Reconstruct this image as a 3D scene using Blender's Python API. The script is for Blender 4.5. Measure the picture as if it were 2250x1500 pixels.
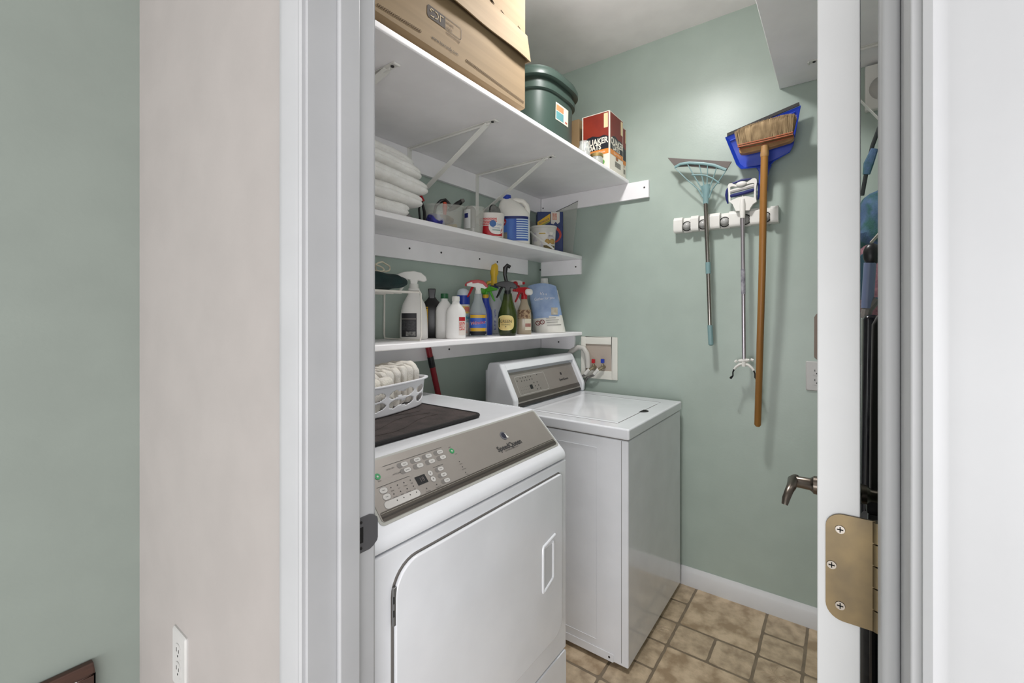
import bpy, bmesh, math, random
from mathutils import Vector, Matrix, noise
random.seed(7)
C = bpy.context.scene.collection
for o in list(bpy.data.objects): bpy.data.objects.remove(o)
sc = bpy.context.scene
PI = math.pi
# ------------------------------------------------------------------ camera
CAMZ = 1.30
cam_d = bpy.data.cameras.new('camera'); cam = bpy.data.objects.new('camera', cam_d); C.objects.link(cam)
cam_d.sensor_width = 36.0; cam_d.lens = 36*979.56/2250; cam_d.shift_y = -58.5/2250
cam_d.clip_start = 0.02; cam_d.clip_end = 60
cam.location = (0, 0, CAMZ); cam.rotation_euler = (PI/2, 0, math.radians(36.39) - PI/2)
sc.camera = cam
# ------------------------------------------------------------------ world, lights, exposure
w = bpy.data.worlds.new('world'); sc.world = w; w.use_nodes = True
bg = w.node_tree.nodes['Background']; bg.inputs[0].default_value = (0.985, 0.985, 1.0, 1); bg.inputs[1].default_value = 0.62
def light(name, kind, loc, energy, size=0.1, rot=(0,0,0), size_y=None, col=(1,1,1)):
    d = bpy.data.lights.new(name, kind); d.energy = energy; d.color = col
    if kind == 'AREA':
        d.size = size
        if size_y: d.shape = 'RECTANGLE'; d.size = size*.43; d.size_y = size_y
    else: d.shadow_soft_size = size
    o = bpy.data.objects.new(name, d); C.objects.link(o); o.location = loc; o.rotation_euler = rot
    return o
lamp = light('laundry_ceiling_lamp', 'AREA', (1.40, 0.60, 2.62), 9.6, 0.16, col=(1.0, 0.985, 0.975)); lamp.data.shape = 'DISK'; lamp.data.spread = math.radians(150)
light('laundry_lamp_glow', 'POINT', (1.40, 0.60, 2.585), 5.2, 0.05, col=(1.0, 0.985, 0.975))
light('hall_fill_light', 'AREA', (-3.0, -0.2, 0.75), 60, 3.0, (0, -PI/2, math.radians(8)), 3.0, col=(0.985, 0.985, 1.0))  # added fill behind the camera, stands for no actual window
light('side_fill_light', 'AREA', (-1.9, -2.6, 0.80), 62, 3.0, (0, -PI/2, math.radians(50)), 3.0, col=(0.985, 0.985, 1.0))  # added fill angled through the doorway to brighten the shelves, no window there
vs = sc.view_settings
vs.view_transform = 'Standard'; vs.look = 'None'; vs.gamma = 1; vs.use_curve_mapping = False; vs.exposure = 0.34
try:
    sc.cycles.max_bounces = 10; sc.cycles.diffuse_bounces = 6; sc.cycles.transparent_max_bounces = 12
    sc.cycles.use_denoising = True
except Exception: pass
# ------------------------------------------------------------------ materials
def lin(c):
    return tuple(((v/255)/12.92 if v/255 <= .04045 else (((v/255)+.055)/1.055)**2.4) for v in c)
MATS = {}
def mat(name, rgb, rough=.5, metal=0, rgb2=None, scale=8, bump=0, bscale=200, alpha=1, trans=0, coat=0, stretch=None, detail=4, ramp=(.35,.65)):
    if name in MATS: return MATS[name]
    m = bpy.data.materials.new(name); m.use_nodes = True; nt = m.node_tree; b = nt.nodes['Principled BSDF']
    c = lin(rgb) + (1,)
    b.inputs['Base Color'].default_value = c; b.inputs['Roughness'].default_value = rough; b.inputs['Metallic'].default_value = metal
    if alpha < 1: b.inputs['Alpha'].default_value = alpha
    if trans: b.inputs['Transmission Weight'].default_value = trans; b.inputs['IOR'].default_value = 1.3
    if coat: b.inputs['Coat Weight'].default_value = coat; b.inputs['Coat Roughness'].default_value = .08
    m.diffuse_color = c
    L = nt.links.new
    tc = nt.nodes.new('ShaderNodeTexCoord'); mp = nt.nodes.new('ShaderNodeMapping'); L(tc.outputs['Object'], mp.inputs[0])
    if stretch: mp.inputs['Scale'].default_value = stretch
    if rgb2 is None: rgb2 = tuple(max(0, v*.975) for v in rgb)
    n = nt.nodes.new('ShaderNodeTexNoise'); n.inputs['Scale'].default_value = scale; n.inputs['Detail'].default_value = detail
    L(mp.outputs[0], n.inputs['Vector'])
    r = nt.nodes.new('ShaderNodeValToRGB'); r.color_ramp.elements[0].position = ramp[0]; r.color_ramp.elements[1].position = ramp[1]
    r.color_ramp.elements[0].color = lin(rgb2)+(1,); r.color_ramp.elements[1].color = c
    L(n.outputs[0], r.inputs[0]); L(r.outputs[0], b.inputs['Base Color'])
    if bump:
        n2 = nt.nodes.new('ShaderNodeTexNoise'); n2.inputs['Scale'].default_value = bscale; n2.inputs['Detail'].default_value = 3
        L(mp.outputs[0], n2.inputs['Vector'])
        bp = nt.nodes.new('ShaderNodeBump'); bp.inputs['Strength'].default_value = bump; bp.inputs['Distance'].default_value = .002
        L(n2.outputs[0], bp.inputs['Height']); L(bp.outputs[0], b.inputs['Normal'])
    MATS[name] = m; return m
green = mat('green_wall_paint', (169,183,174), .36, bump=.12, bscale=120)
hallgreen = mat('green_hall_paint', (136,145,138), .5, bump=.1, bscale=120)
beige = mat('greige_wall_paint', (169,163,160), .5, bump=.1, bscale=120)
ceilm = mat('ceiling_paint', (246,242,241), .9, bump=.2, bscale=60)
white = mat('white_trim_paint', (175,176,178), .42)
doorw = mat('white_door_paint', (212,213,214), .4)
shelfw = mat('white_shelf_melamine', (248,246,248), .45)
appl = mat('white_appliance_enamel', (230,232,236), .16, coat=.4)
plw = mat('white_plastic', (228,227,222), .35)
plw2 = mat('milky_plastic', (222,221,212), .4)
blackp = mat('black_plastic', (22,22,24), .35)
dark = mat('dark_hole', (12,12,12), .8)
red = mat('red_plastic', (178,22,34), .35)
blue = mat('blue_plastic', (34,62,170), .35)
navy = mat('navy_plastic', (26,36,104), .4)
yellow = mat('yellow_plastic', (226,178,40), .4)
greenp = mat('bright_green_plastic', (84,170,50), .35)
steel = mat('polished_steel', (170,165,158), .22, 1)
nickel = mat('antique_nickel', (112,104,96), .3, 1)
brass = mat('aged_brass_hinge', (128,112,84), .42, .85, rgb2=(108,96,76), scale=30)
silver = mat('silver_control_panel', (150,144,138), .38, .35)
silverd = mat('dark_panel_strip', (92,86,80), .3, .4)
ink = mat('dark_grey_ink', (52,50,50), .6)
greyb = mat('grey_key', (112,108,104), .5)
# ------------------------------------------------------------------ mesh helpers
class G:
    def __init__(s): s.b = bmesh.new()
    def v(s, p): return s.b.verts.new(p)
    def f(s, vs, mi=0):
        try: f = s.b.faces.new(vs); f.material_index = mi; return f
        except ValueError: return None
    def box(s, x0, x1, y0, y1, z0, z1, mi=0):
        x0,x1=sorted((x0,x1)); y0,y1=sorted((y0,y1)); z0,z1=sorted((z0,z1))
        p=[s.v((x,y,z)) for z in (z0,z1) for x,y in ((x0,y0),(x1,y0),(x1,y1),(x0,y1))]
        for q in ((3,2,1,0),(4,5,6,7),(0,1,5,4),(1,2,6,5),(2,3,7,6),(3,0,4,7)): s.f([p[i] for i in q], mi)
        return s
    def prism(s, poly, o, a, b, t, mi=0):
        """polygon in the plane (o,a,b), extruded t along a x b"""
        o,a,b=Vector(o),Vector(a),Vector(b); n=a.cross(b).normalized()
        A=[s.v(o+a*p[0]+b*p[1]) for p in poly]; B=[s.v(o+a*p[0]+b*p[1]+n*t) for p in poly]
        s.f(list(reversed(A)),mi); s.f(B,mi)
        for i in range(len(poly)): j=(i+1)%len(poly); s.f([A[i],A[j],B[j],B[i]],mi)
        return s
    def tube(s, pts, r, seg=10, cap=True, mi=0, flat=1.0, up=None, closed=False):
        P=[Vector(p) for p in pts]; n=len(P); rs=r if isinstance(r,(list,tuple)) else [r]*n
        T=[]
        for i in range(n):
            if closed: t=P[(i+1)%n]-P[i-1]
            else: t=P[min(i+1,n-1)]-P[max(i-1,0)]
            T.append(t.normalized())
        u=Vector(up) if up else (Vector((0,0,1)) if abs(T[0].z)<.9 else Vector((1,0,0)))
        u=(u-T[0]*u.dot(T[0])).normalized(); R=[]
        for i in range(n):
            u=(u-T[i]*u.dot(T[i])).normalized(); w_=T[i].cross(u)
            R.append([s.v(P[i]+u*math.cos(k*2*PI/seg)*rs[i]*flat+w_*math.sin(k*2*PI/seg)*rs[i]) for k in range(seg)])
        for i in range(n if closed else n-1):
            a,b=R[i],R[(i+1)%n]
            for k in range(seg): s.f([a[k],a[(k+1)%seg],b[(k+1)%seg],b[k]],mi)
        if cap and not closed: s.f(list(reversed(R[0])),mi); s.f(R[-1],mi)
        return s
    def cyl(s, p0, p1, r0, r1=None, seg=20, mi=0): return s.tube([p0,p1],[r0,r0 if r1 is None else r1],seg,mi=mi)
    def grid(s, fn, nu, nv, wrap=False, mi=0):
        V=[[s.v(fn(i/nu,j/nv)) for j in range(nv+1)] for i in range(nu if wrap else nu+1)]
        m=len(V)
        for i in range(nu):
            for j in range(nv):
                a,b=V[i],V[(i+1)%m]; s.f([a[j],b[j],b[j+1],a[j+1]],mi)
        return V
    def done(s):
        bmesh.ops.remove_doubles(s.b, verts=s.b.verts, dist=1e-6)
        bmesh.ops.recalc_face_normals(s.b, faces=s.b.faces); return s.b
def arc(cx, cy, r, a0, a1, n=8):
    return [(cx+r*math.cos(math.radians(a0+(a1-a0)*i/n)), cy+r*math.sin(math.radians(a0+(a1-a0)*i/n))) for i in range(n+1)]
def rrect(x0, x1, y0, y1, r, n=5):
    return arc(x1-r,y0+r,r,-90,0,n)+arc(x1-r,y1-r,r,0,90,n)+arc(x0+r,y1-r,r,90,180,n)+arc(x0+r,y0+r,r,180,270,n)
def props(o, label=None, cat=None, group=None, kind=None):
    if label: o['label']=label
    if cat: o['category']=cat
    if group: o['group']=group
    if kind: o['kind']=kind
    return o
MW = {}
def lift(parent):
    """thing > part > sub-part and no deeper"""
    def depth(o):
        n=0
        while o.parent is not None: o=o.parent; n+=1
        return n
    while parent is not None and depth(parent)>=2: parent=parent.parent
    return parent
def thing(name, label, cat, loc=(0,0,0), rz=0, group=None, kind=None):
    o=bpy.data.objects.new(name,None); C.objects.link(o); o.location=loc; o.rotation_euler=(0,0,rz); o.empty_display_size=.05
    MW[o.name]=Matrix.Translation(loc)@Matrix.Rotation(rz,4,'Z')
    return props(o,label,cat,group,kind)
def obj(name, g, m, parent=None, world=False, bev=0, seg=2, smooth=35, label=None, kind=None):
    """link a G as one mesh object; world=True: its coordinates are world ones"""
    bm=g.done() if isinstance(g,G) else g
    me=bpy.data.meshes.new(name); bm.to_mesh(me); bm.free()
    for x in (m if isinstance(m,(list,tuple)) else [m]): me.materials.append(x)
    if smooth:
        for p in me.polygons: p.use_smooth=True
        me.set_sharp_from_angle(angle=math.radians(smooth))
    o=bpy.data.objects.new(name,me); C.objects.link(o)
    parent=lift(parent)
    if parent is not None:
        o.parent=parent; pm=MW.get(parent.name,Matrix())
        if world: o.matrix_parent_inverse=pm.inverted(); MW[o.name]=Matrix()
        else: MW[o.name]=pm
    else: MW[o.name]=Matrix()
    if bev:
        b=o.modifiers.new('bevel','BEVEL'); b.width=bev; b.segments=seg; b.limit_method='ANGLE'; b.angle_limit=math.radians(40)
        wn=o.modifiers.new('wn','WEIGHTED_NORMAL'); wn.keep_sharp=False
        for e in me.edges: e.use_edge_sharp=False
    return props(o,label,kind=kind)
def struct(name, g, m, parent=None, **k):
    return obj(name,g,m,parent,kind='structure' if parent is None else None,**k)
def single(name, g, m, label, cat, group=None, **k):
    return props(obj(name,g,m,**k),label,cat,group)
def lettering(s, size, fn, m, parent, name='lettering', world=False, thick=.0003, squash=1.0, align='CENTER', shear=0, bold=0):
    """text laid on a surface: fn(x, y, h) -> point"""
    cu=bpy.data.curves.new('txt','FONT'); cu.body=s; cu.size=size; cu.align_x=align; cu.align_y='CENTER'; cu.shear=shear; cu.resolution_u=3; cu.offset=bold
    to=bpy.data.objects.new('txt',cu); me=bpy.data.meshes.new_from_object(to)
    bm=bmesh.new(); bm.from_mesh(me)
    bmesh.ops.triangulate(bm,faces=bm.faces)
    for v in bm.verts: v.co=Vector(fn(v.co.x*squash,v.co.y,thick))
    bpy.data.objects.remove(to); bpy.data.curves.remove(cu); bpy.data.meshes.remove(me)
    me=bpy.data.meshes.new(name); bm.to_mesh(me); bm.free(); me.materials.append(m)
    parent=lift(parent); o=bpy.data.objects.new(name,me); C.objects.link(o); o.parent=parent
    if world: o.matrix_parent_inverse=MW[parent.name].inverted()
    return o
def plane(o, a, b, off=.0005):
    o,a,b=Vector(o),Vector(a).normalized(),Vector(b).normalized(); n=a.cross(b)
    return lambda x,y,h=0: o+a*x+b*y+n*(off+h)
class Lathe:
    """vessel: profile [(r,z)], cross-section a superellipse sx, sy, n; front is local -y"""
    def __init__(s, prof, sx=1, sy=1, n=2, cx=0, cy=0): s.p,s.sx,s.sy,s.n,s.cx,s.cy=prof,sx,sy,n,cx,cy
    def pt(s, r, z, a, n=None):
        n=n or s.n; c,d=math.cos(a),math.sin(a); e=2/n
        return Vector((s.cx+s.sx*r*math.copysign(abs(c)**e,c), s.cy+s.sy*r*math.copysign(abs(d)**e,d), z))
    def mesh(s, seg=28, cap0=True, cap1=True, mi=0, round_above=None):
        g=G(); R=[]
        for r,z in s.p:
            n=s.n
            sx,sy=s.sx,s.sy
            if round_above is not None and z>=round_above:
                q=[Vector((s.cx+r*math.cos(k*2*PI/seg), s.cy+r*math.sin(k*2*PI/seg), z)) for k in range(seg)]
            else: q=[s.pt(r,z,k*2*PI/seg) for k in range(seg)]
            R.append([g.v(x) for x in q])
        for a,b in zip(R,R[1:]):
            for k in range(seg): g.f([a[k],a[(k+1)%seg],b[(k+1)%seg],b[k]],mi)
        if cap0: g.f(list(reversed(R[0])),mi)
        if cap1: g.f(R[-1],mi)
        return g
    def r_at(s, z):
        for (r0,z0),(r1,z1) in zip(s.p,s.p[1:]):
            if min(z0,z1)<=z<=max(z0,z1) and z1!=z0: return r0+(r1-r0)*(z-z0)/(z1-z0)
        return s.p[-1][0]
    def front(s, x, z, off=.0006):
        r=s.r_at(z); X=min(abs(x)/(s.sx*r),.995)
        c=X**(s.n/2); d=math.sqrt(max(0,1-c*c))
        return Vector((s.cx+x, s.cy-s.sy*r*d**(2/s.n)-off, z))
    def label(s, x0, x1, z0, z1, off=.0006, nu=12, nv=6, shape=None):
        g=G()
        if shape:   # list of (x,z) outline points, filled from the centre
            cx=sum(p[0] for p in shape)/len(shape); cz=sum(p[1] for p in shape)/len(shape); prev=None; rings=[]
            for k in (0.02,.35,.7,1):
                rings.append([g.v(s.front(cx+(x-cx)*k,cz+(z-cz)*k,off)) for x,z in shape])
            g.f(rings[0])
            for a,b in zip(rings,rings[1:]):
                for i in range(len(shape)): j=(i+1)%len(shape); g.f([a[i],a[j],b[j],b[i]])
        else: g.grid(lambda u,v: s.front(x0+(x1-x0)*u,z0+(z1-z0)*v,off),nu,nv)
        return g
    def text(s, t, size, x, z, m, parent, squash=1, off=.001, shear=0, slope=0):
        return lettering(t,size,lambda a,b,h: s.front(x+a, z+b+a*slope, off),m,parent,squash=squash,shear=shear)
def blob(cx, cy, cz, sx, sy, sz, e=.5, amp=.0, fr=8, nu=40, nv=24, seed=0, fn=None, ez=None):
    g=G()
    def P(u,v):
        a=u*2*PI; b=(v-.5)*PI; ca,sa,cb,sb=math.cos(a),math.sin(a),math.cos(b),math.sin(b)
        q=lambda t: math.copysign(abs(t)**e,t)
        r_=lambda t: math.copysign(abs(t)**(ez or e),t)
        p=Vector((r_(cb)*q(ca),r_(cb)*q(sa),r_(sb)))
        if fn: p=fn(p)
        p=Vector((p.x*sx,p.y*sy,p.z*sz))
        if amp: p+=p.normalized()*amp*noise.noise(Vector((p.x*fr+seed,p.y*fr,p.z*fr+seed)))
        return p+Vector((cx,cy,cz))
    g.grid(P,nu,nv,wrap=True)
    return g
def face_rz(x, y): return math.atan2(y,x)-PI/2
def copy_tree(o, loc=None, rz=None, label=None, parent=None):
    c=o.copy(); C.objects.link(c)
    if parent is not None: c.parent=parent
    if loc is not None: c.location=loc
    if rz is not None: c.rotation_euler=(0,0,rz)
    if label: c['label']=label
    for ch in [x for x in bpy.data.objects if x.parent==o]: copy_tree(ch,parent=c)
    return c
# ------------------------------------------------------------------ dimensions (metres, camera at x=y=0)
XE=2.234; YB=1.440; ZC=2.68; YR=-.21; XH=.352; XI=.468; YL=.635; YJ=-.033
# ================================================================== THE SETTING
struct('wall_end', G().box(XE,XE+.1,YR-.1,YB+.1,0,ZC), green)
struct('wall_back', G().box(XI,XE,YB,YB+.1,0,ZC), green)
struct('wall_right', G().box(XI,XE,YR-.1,YR,0,ZC), green)
g=G(); g.box(XH,XI,YL+.018,YB,0,ZC); g.box(XH,XI,YR,YJ-.018,0,ZC); g.box(XH,XI,YJ-.018,YL+.018,2.068,ZC)
g.box(XH,XI,-1.6,YR-.1001,0,ZC)
struct('wall_door', g, beige)
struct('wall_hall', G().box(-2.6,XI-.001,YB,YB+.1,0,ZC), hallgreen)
struct('ceiling', G().box(-2.6,XE+.1,-1.6,YB+.1,ZC,ZC+.05), ceilm)
# floor: sheet vinyl printed as tumbled tile, big squares, small squares and flower squares
U=.1515; V_=.1465; X0=2.229; Y0=.110
grout=mat('brown_grout',(132,118,98),.55,rgb2=(116,102,84),scale=20)
tilem=mat('tumbled_stone_tile',(206,185,156),.42,rgb2=(158,136,108),scale=13,bump=.9,bscale=70,detail=10,ramp=(.40,.60))
tilem2=mat('tumbled_stone_tile_grey',(200,180,152),.42,rgb2=(158,139,114),scale=22,bump=.9,bscale=90,detail=8)
g=G(); g.box(XH,XE,YR,YB,-.02,0)
def tile(x0,x1,y0,y1,flower,mi):
    x1=min(x1,XE+.02); y1=min(y1,YB)
    if x1-x0<.02 or y1-y0<.02: return
    k=.0055; pts=rrect(x0+k,x1-k,y0+k,y1-k,.008,3)
    out=[]
    for i,p in enumerate(pts):      # worn, slightly uneven edge
        q=pts[(i+1)%len(pts)]; L=math.hypot(q[0]-p[0],q[1]-p[1]); m=max(1,int(L/.02))
        for j in range(m):
            a=p[0]+(q[0]-p[0])*j/m; b=p[1]+(q[1]-p[1])*j/m
            out.append((a+.0022*noise.noise(Vector((a*60,b*60,0))), b+.0022*noise.noise(Vector((a*60,b*60,5)))))
    g.prism(out,(0,0,-.0005),(1,0,0),(0,1,0),.0012,mi)
    if flower:
        cx,cy=(x0+x1)/2,(y0+y1)/2; R=min(x1-x0,y1-y0)*.38
        for t in range(16):
            a=t*PI/8; r1=R*(1 if t%2==0 else .75)
            g.tube([(cx+math.cos(a+.25*math.sin(s_*3+t))*r1*s_, cy+math.sin(a+.25*math.sin(s_*3+t))*r1*s_, .0006) for s_ in (.12,.35,.6,.85,1)],[.0008,.0016,.002,.0016,.0006],6,mi=2)
for bi in range(-2,6):
    for bj in range(-2,5):
        xx=X0-U*3*bi; yy=Y0+V_*3*bj
        if xx<.5 or xx-U*3>XE: continue
        def T_(i0,i1,j0,j1,fl=False,mi=1):
            a,b=xx-U*i1,xx-U*i0; c,d=yy+V_*j0,yy+V_*j1
            if a>XE-.02 or b<.47 or d<YR or c>YB: return
            tile(max(a,.47),min(b,XE),max(c,YR),min(d,YB),fl and a>1.2,mi)
        T_(0,2,1,3); T_(0,1,0,1,mi=2); T_(1,2,0,1,mi=2); T_(2,3,1,2,mi=2); T_(2,3,2,3,mi=2); T_(2,3,0,1,True,2)
struct('floor', g, [grout,tilem,tilem2], smooth=0)
struct('floor_hall', G().box(-2.6,XH-.0005,-1.6,YB,-.02,0), mat('pale_bounce_carpet',(205,198,188),.95,bump=.5,bscale=400), smooth=0)  # unseen hall floor, kept pale to bounce light up into the room
# baseboards
def basebd(name, axis, c, a0, a1, sgn, z=.088, m=doorw):
    prof=[(0,0),(.013,0),(.013,z-.022),(.010,z-.016),(.007,z-.006),(.003,z),(0,z)]
    g=G()
    if axis=='x': g.prism([(p[0]*sgn,p[1]) for p in prof],(c,a0,0),(1,0,0),(0,0,1),-(a1-a0))
    else: g.prism([(p[0]*sgn,p[1]) for p in prof],(a0,c,0),(0,1,0),(0,0,1),(a1-a0))
    return struct(name,g,m)
basebd('baseboard_end','x',XE,YR,YB,-1)
basebd('baseboard_back','y',YB,XI,XE-.014,-1)
basebd('baseboard_right','y',YR,XI,XE-.014,1)
basebd('baseboard_hall','x',XH,.70,YB,-1)
# jambs, stops, casings
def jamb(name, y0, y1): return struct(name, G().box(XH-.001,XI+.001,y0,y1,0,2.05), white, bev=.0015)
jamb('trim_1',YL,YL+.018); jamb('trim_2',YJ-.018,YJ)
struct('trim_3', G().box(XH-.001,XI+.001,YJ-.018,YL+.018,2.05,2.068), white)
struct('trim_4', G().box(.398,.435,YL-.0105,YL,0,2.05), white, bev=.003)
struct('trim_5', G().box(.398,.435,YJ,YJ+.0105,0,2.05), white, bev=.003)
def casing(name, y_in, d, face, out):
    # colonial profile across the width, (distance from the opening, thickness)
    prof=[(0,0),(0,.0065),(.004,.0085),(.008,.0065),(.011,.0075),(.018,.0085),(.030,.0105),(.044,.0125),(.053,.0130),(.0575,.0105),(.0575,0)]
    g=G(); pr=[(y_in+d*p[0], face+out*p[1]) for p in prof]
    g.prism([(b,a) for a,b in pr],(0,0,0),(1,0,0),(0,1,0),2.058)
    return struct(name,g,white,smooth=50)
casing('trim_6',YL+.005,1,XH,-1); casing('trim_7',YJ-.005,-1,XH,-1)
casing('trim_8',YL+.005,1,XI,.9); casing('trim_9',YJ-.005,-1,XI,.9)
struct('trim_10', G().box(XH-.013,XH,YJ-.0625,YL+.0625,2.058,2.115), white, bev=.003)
# ---- the open door, hung on the right jamb, standing into the room
DX0,DX1,DY0,DY1=.476,1.150,-.0135,.0166
g=G(); g.box(DX0,DX1,DY0,DY1,.012,2.04)
door=struct('door_1', g, doorw, bev=.0012)
g=G()
for z0,z1 in ((.22,.82),(.98,1.30),(1.42,1.92)):
    for x0 in (DX0+.10,DX0+.375):
        for yy,s_ in ((DY1,1),(DY0,-1)):
            for (a,b,c,d) in ((x0,x0+.20,z0,z0+.012),(x0,x0+.20,z1-.012,z1),(x0,x0+.012,z0,z1),(x0+.188,x0+.20,z0,z1)):
                g.box(a,b,min(yy,yy+s_*.003),max(yy,yy+s_*.003),c,d)
obj('panel_moulding', g, doorw, door, bev=.001)
# hinge leaf on the door edge with rounded corners, knuckles in the gap
HZ=1.084; H=.0455
def leaf_poly():
    return [(-.0198,-H)]+arc(.004,-H+.013,.013,-90,0,8)[0:0]+[(-.001,-H)]+arc(.0015,-H+.0125,.0125,-90,0,7)+arc(.0015,H-.0125,.0125,0,90,7)+[(-.0198,H)]
for hz in (HZ,.28,1.86):
    g=G(); g.prism(leaf_poly(),(DX0-.0002,-.0035,hz),(0,1,0),(0,0,1),-.0022)
    # screw heads
    hg=obj('hinge', g, brass, door, label='aged brass butt hinge leaf with three screws', smooth=40)
    g=G()
    for k in range(5): g.cyl((DX0-.001,-.0255,hz-H+.0182*k+.0006),(DX0-.001,-.0255,hz-H+.0182*(k+1)-.0006),.0045,seg=14)
    obj('knuckle', g, brass, hg)
    for yy,zz in ((.0003,.0325),(.0062,.0005),(.0003,-.0325)):
        g=G(); g.cyl((DX0-.0020,yy,hz+zz),(DX0-.0032,yy,hz+zz),.0038,.0034,seg=16)
        s_=obj('screw', g, steel, hg); 
        g=G(); c0=DX0-.0036
        g.box(c0,c0+.0006,yy-.0022,yy+.0022,hz+zz-.0004,hz+zz+.0004); g.box(c0,c0+.0006,yy-.0004,yy+.0004,hz+zz-.0022,hz+zz+.0022)
        g.b.normal_update(); bm=g.done()
        me=s_.data; me.materials.append(dark); b2=bmesh.new(); b2.from_mesh(me); bm.to_mesh(tmp:=bpy.data.meshes.new('t')); b2.from_mesh(tmp)
        for f in b2.faces[-12:]: f.material_index=1
        b2.to_mesh(me); b2.free(); bm.free(); bpy.data.meshes.remove(tmp)
# lever handle on the far end of the door (both faces)
LX,LZ=1.083,.958
for s_,yf in ((1,DY1),(-1,DY0)):
    L=Lathe([(.0005,0)],1)
    g=G(); pr=[(.032,0),(.033,.003),(.031,.007),(.024,.012),(.018,.019),(.0175,.027),(.015,.029),(.012,.033),(.011,.060),(.0105,.064)]
    R=[[g.v((LX+r*math.cos(k*PI/12),yf+s_*z,LZ+r*math.sin(k*PI/12))) for k in range(24)] for r,z in pr]
    for a,b in zip(R,R[1:]):
        for k in range(24): g.f([a[k],a[(k+1)%24],b[(k+1)%24],b[k]])
    g.f(R[0]); g.f(R[-1])
    ro=obj('lever_handle', g, nickel, door, label='antique nickel door lever')
    y1=yf+s_*.062
    g=G(); g.tube([(LX+.012,y1-s_*.004,LZ+.004),(LX-.004,y1,LZ+.004),(LX-.040,y1,LZ+.001),(LX-.055,y1+s_*.003,LZ-.004),(LX-.066,y1+s_*.007,LZ-.016),(LX-.070,y1+s_*.009,LZ-.027)],[.0085,.0095,.0085,.0075,.007,.0055],14,flat=.85)
    obj('lever', g, nickel, ro)
# strike plate on the left jamb
t=thing('strike_plate','dark bronze strike plate on the left door jamb','strike plate',(.455,YL,.938))
sp=mat('dark_bronze',(98,98,101),.45,.5)
g=G(); z0,z1=-.029,.029
P=[(.4365,z0),(.459,z0)]+arc(.4615,z0+.008,.008,-60,0,4)+arc(.4615,z1-.008,.008,0,60,4)+[(.459,z1),(.4365,z1)]
hole=[(.4368,-.013),(.4465,-.013),(.4465,.013),(.4368,.013)]
g.prism([(.4365,z0),(.459,z0),(.459,-.013),(.4365,-.013)],(0,YL,.938),(1,0,0),(0,0,1),.0016)
g.prism([(.4365,.013),(.459,.013),(.459,z1),(.4365,z1)],(0,YL,.938),(1,0,0),(0,0,1),.0016)
g.prism([(.4465,-.013),(.459,-.013),(.459,.013),(.4465,.013)],(0,YL,.938),(1,0,0),(0,0,1),.0016)
g.prism([(.459,z0),(.466,z0+.003),(.4735,z0+.009),(.4750,z0+.014),(.4750,z1-.014),(.4735,z1-.009),(.466,z1-.003),(.459,z1)],(0,YL,.938),(1,0,0),(0,0,1),.0016)
obj('plate', g, sp, t, world=True)
g=G(); g.box(.4368,.4465,YL-.0006,YL+.0002,.938-.013,.938+.013); obj('latch_hole', g, dark, t, world=True)
for zz in (-.021,.021):
    g=G(); g.cyl((.4415,YL-.0018,.938+zz),(.4415,YL-.0030,.938+zz),.0026,.0022,seg=12); obj('screw', g, blackp, t, world=True)
# ================================================================== HALL: outlet, picture
outm=mat('outlet_white',(192,191,189),.4)
def outlet(name, label, o, a, sgn, world=True):
    """duplex outlet; o = centre on wall, a = horizontal axis, outward normal = a x z * sgn"""
    t=thing(name,label,'outlet',o)
    a=Vector(a); up=Vector((0,0,1)); n=a.cross(up)
    P=lambda x,y,h: Vector(o)+a*x+up*y+n*h
    g=G(); R0=rrect(-.038,.038,-.061,.061,.004,3); R1=rrect(-.035,.035,-.058,.058,.004,3)
    A=[g.v(P(x,y,0)) for x,y in R0]; B=[g.v(P(x,y,.003)) for x,y in R0]; D=[g.v(P(x,y,.006)) for x,y in R1]
    for p,q in ((A,B),(B,D)):
        for i in range(len(p)): j=(i+1)%len(p); g.f([p[i],p[j],q[j],q[i]])
    g.f(D); g.f(A)
    obj('cover_plate', g, outm, t, world=True)
    for zz in (.0195,-.0195):
        g=G(); prof=[p for p in arc(0,0,.0175,40,140,8)]+[p for p in arc(0,0,.0175,220,320,8)]
        A=[g.v(P(x,y+zz,.0055)) for x,y in prof]; B=[g.v(P(x,y+zz,.0075)) for x,y in prof]
        for i in range(len(A)): j=(i+1)%len(A); g.f([A[i],A[j],B[j],B[i]])
        g.f(B); r=obj('receptacle', g, outm, t, world=True)
        g=G()
        for x0,w_,h_ in ((-.0064,.0011,.0042),(.0064,.0011,.0034)):
            g.prism([(x0-w_,-h_),(x0+w_,-h_),(x0+w_,h_),(x0-w_,h_)],P(0,zz+.004,.0074),a,up,.0004)
        g.prism(arc(0,0,.0024,0,360,10)[:-1],P(0,zz-.008,.0074),a,up,.0004)
        obj('slots', g, dark, r, world=True)
    return t
outlet('wall_outlet','white duplex outlet low on the greige hall wall',(XH,1.146,.556),(0,-1,0),1)
outlet('wall_outlet','white duplex outlet on the green end wall, half hidden by the door',(XE,.079,1.046),(0,-1,0),1)
t=thing('picture_frame','brown wooden picture frame on the green hall wall','picture',(.1,YB,.0))
wood=mat('walnut_frame',(72,46,34),.45,rgb2=(54,34,26),scale=6,stretch=(1,1,14))
g=G()
for a,b,c,d in ((-.18,.262,.452,.480),(-.18,.262,.0,.028),(.234,.262,.028,.452),(-.18,-.152,.028,.452)): g.box(a,b,YB-.019,YB-.001,c,d)
obj('frame', g, wood, t, world=True, bev=.003)
g=G(); g.box(-.152,.234,YB-.010,YB-.002,.028,.452); obj('mat_board', g, mat('white_mat_board',(232,232,230),.7), t, world=True)
g=G(); g.box(-.07,.15,YB-.0108,YB-.010,.11,.37); obj('print', g, mat('muted_landscape_print',(150,150,140),.6,rgb2=(90,104,96),scale=14), t, world=True)
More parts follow.
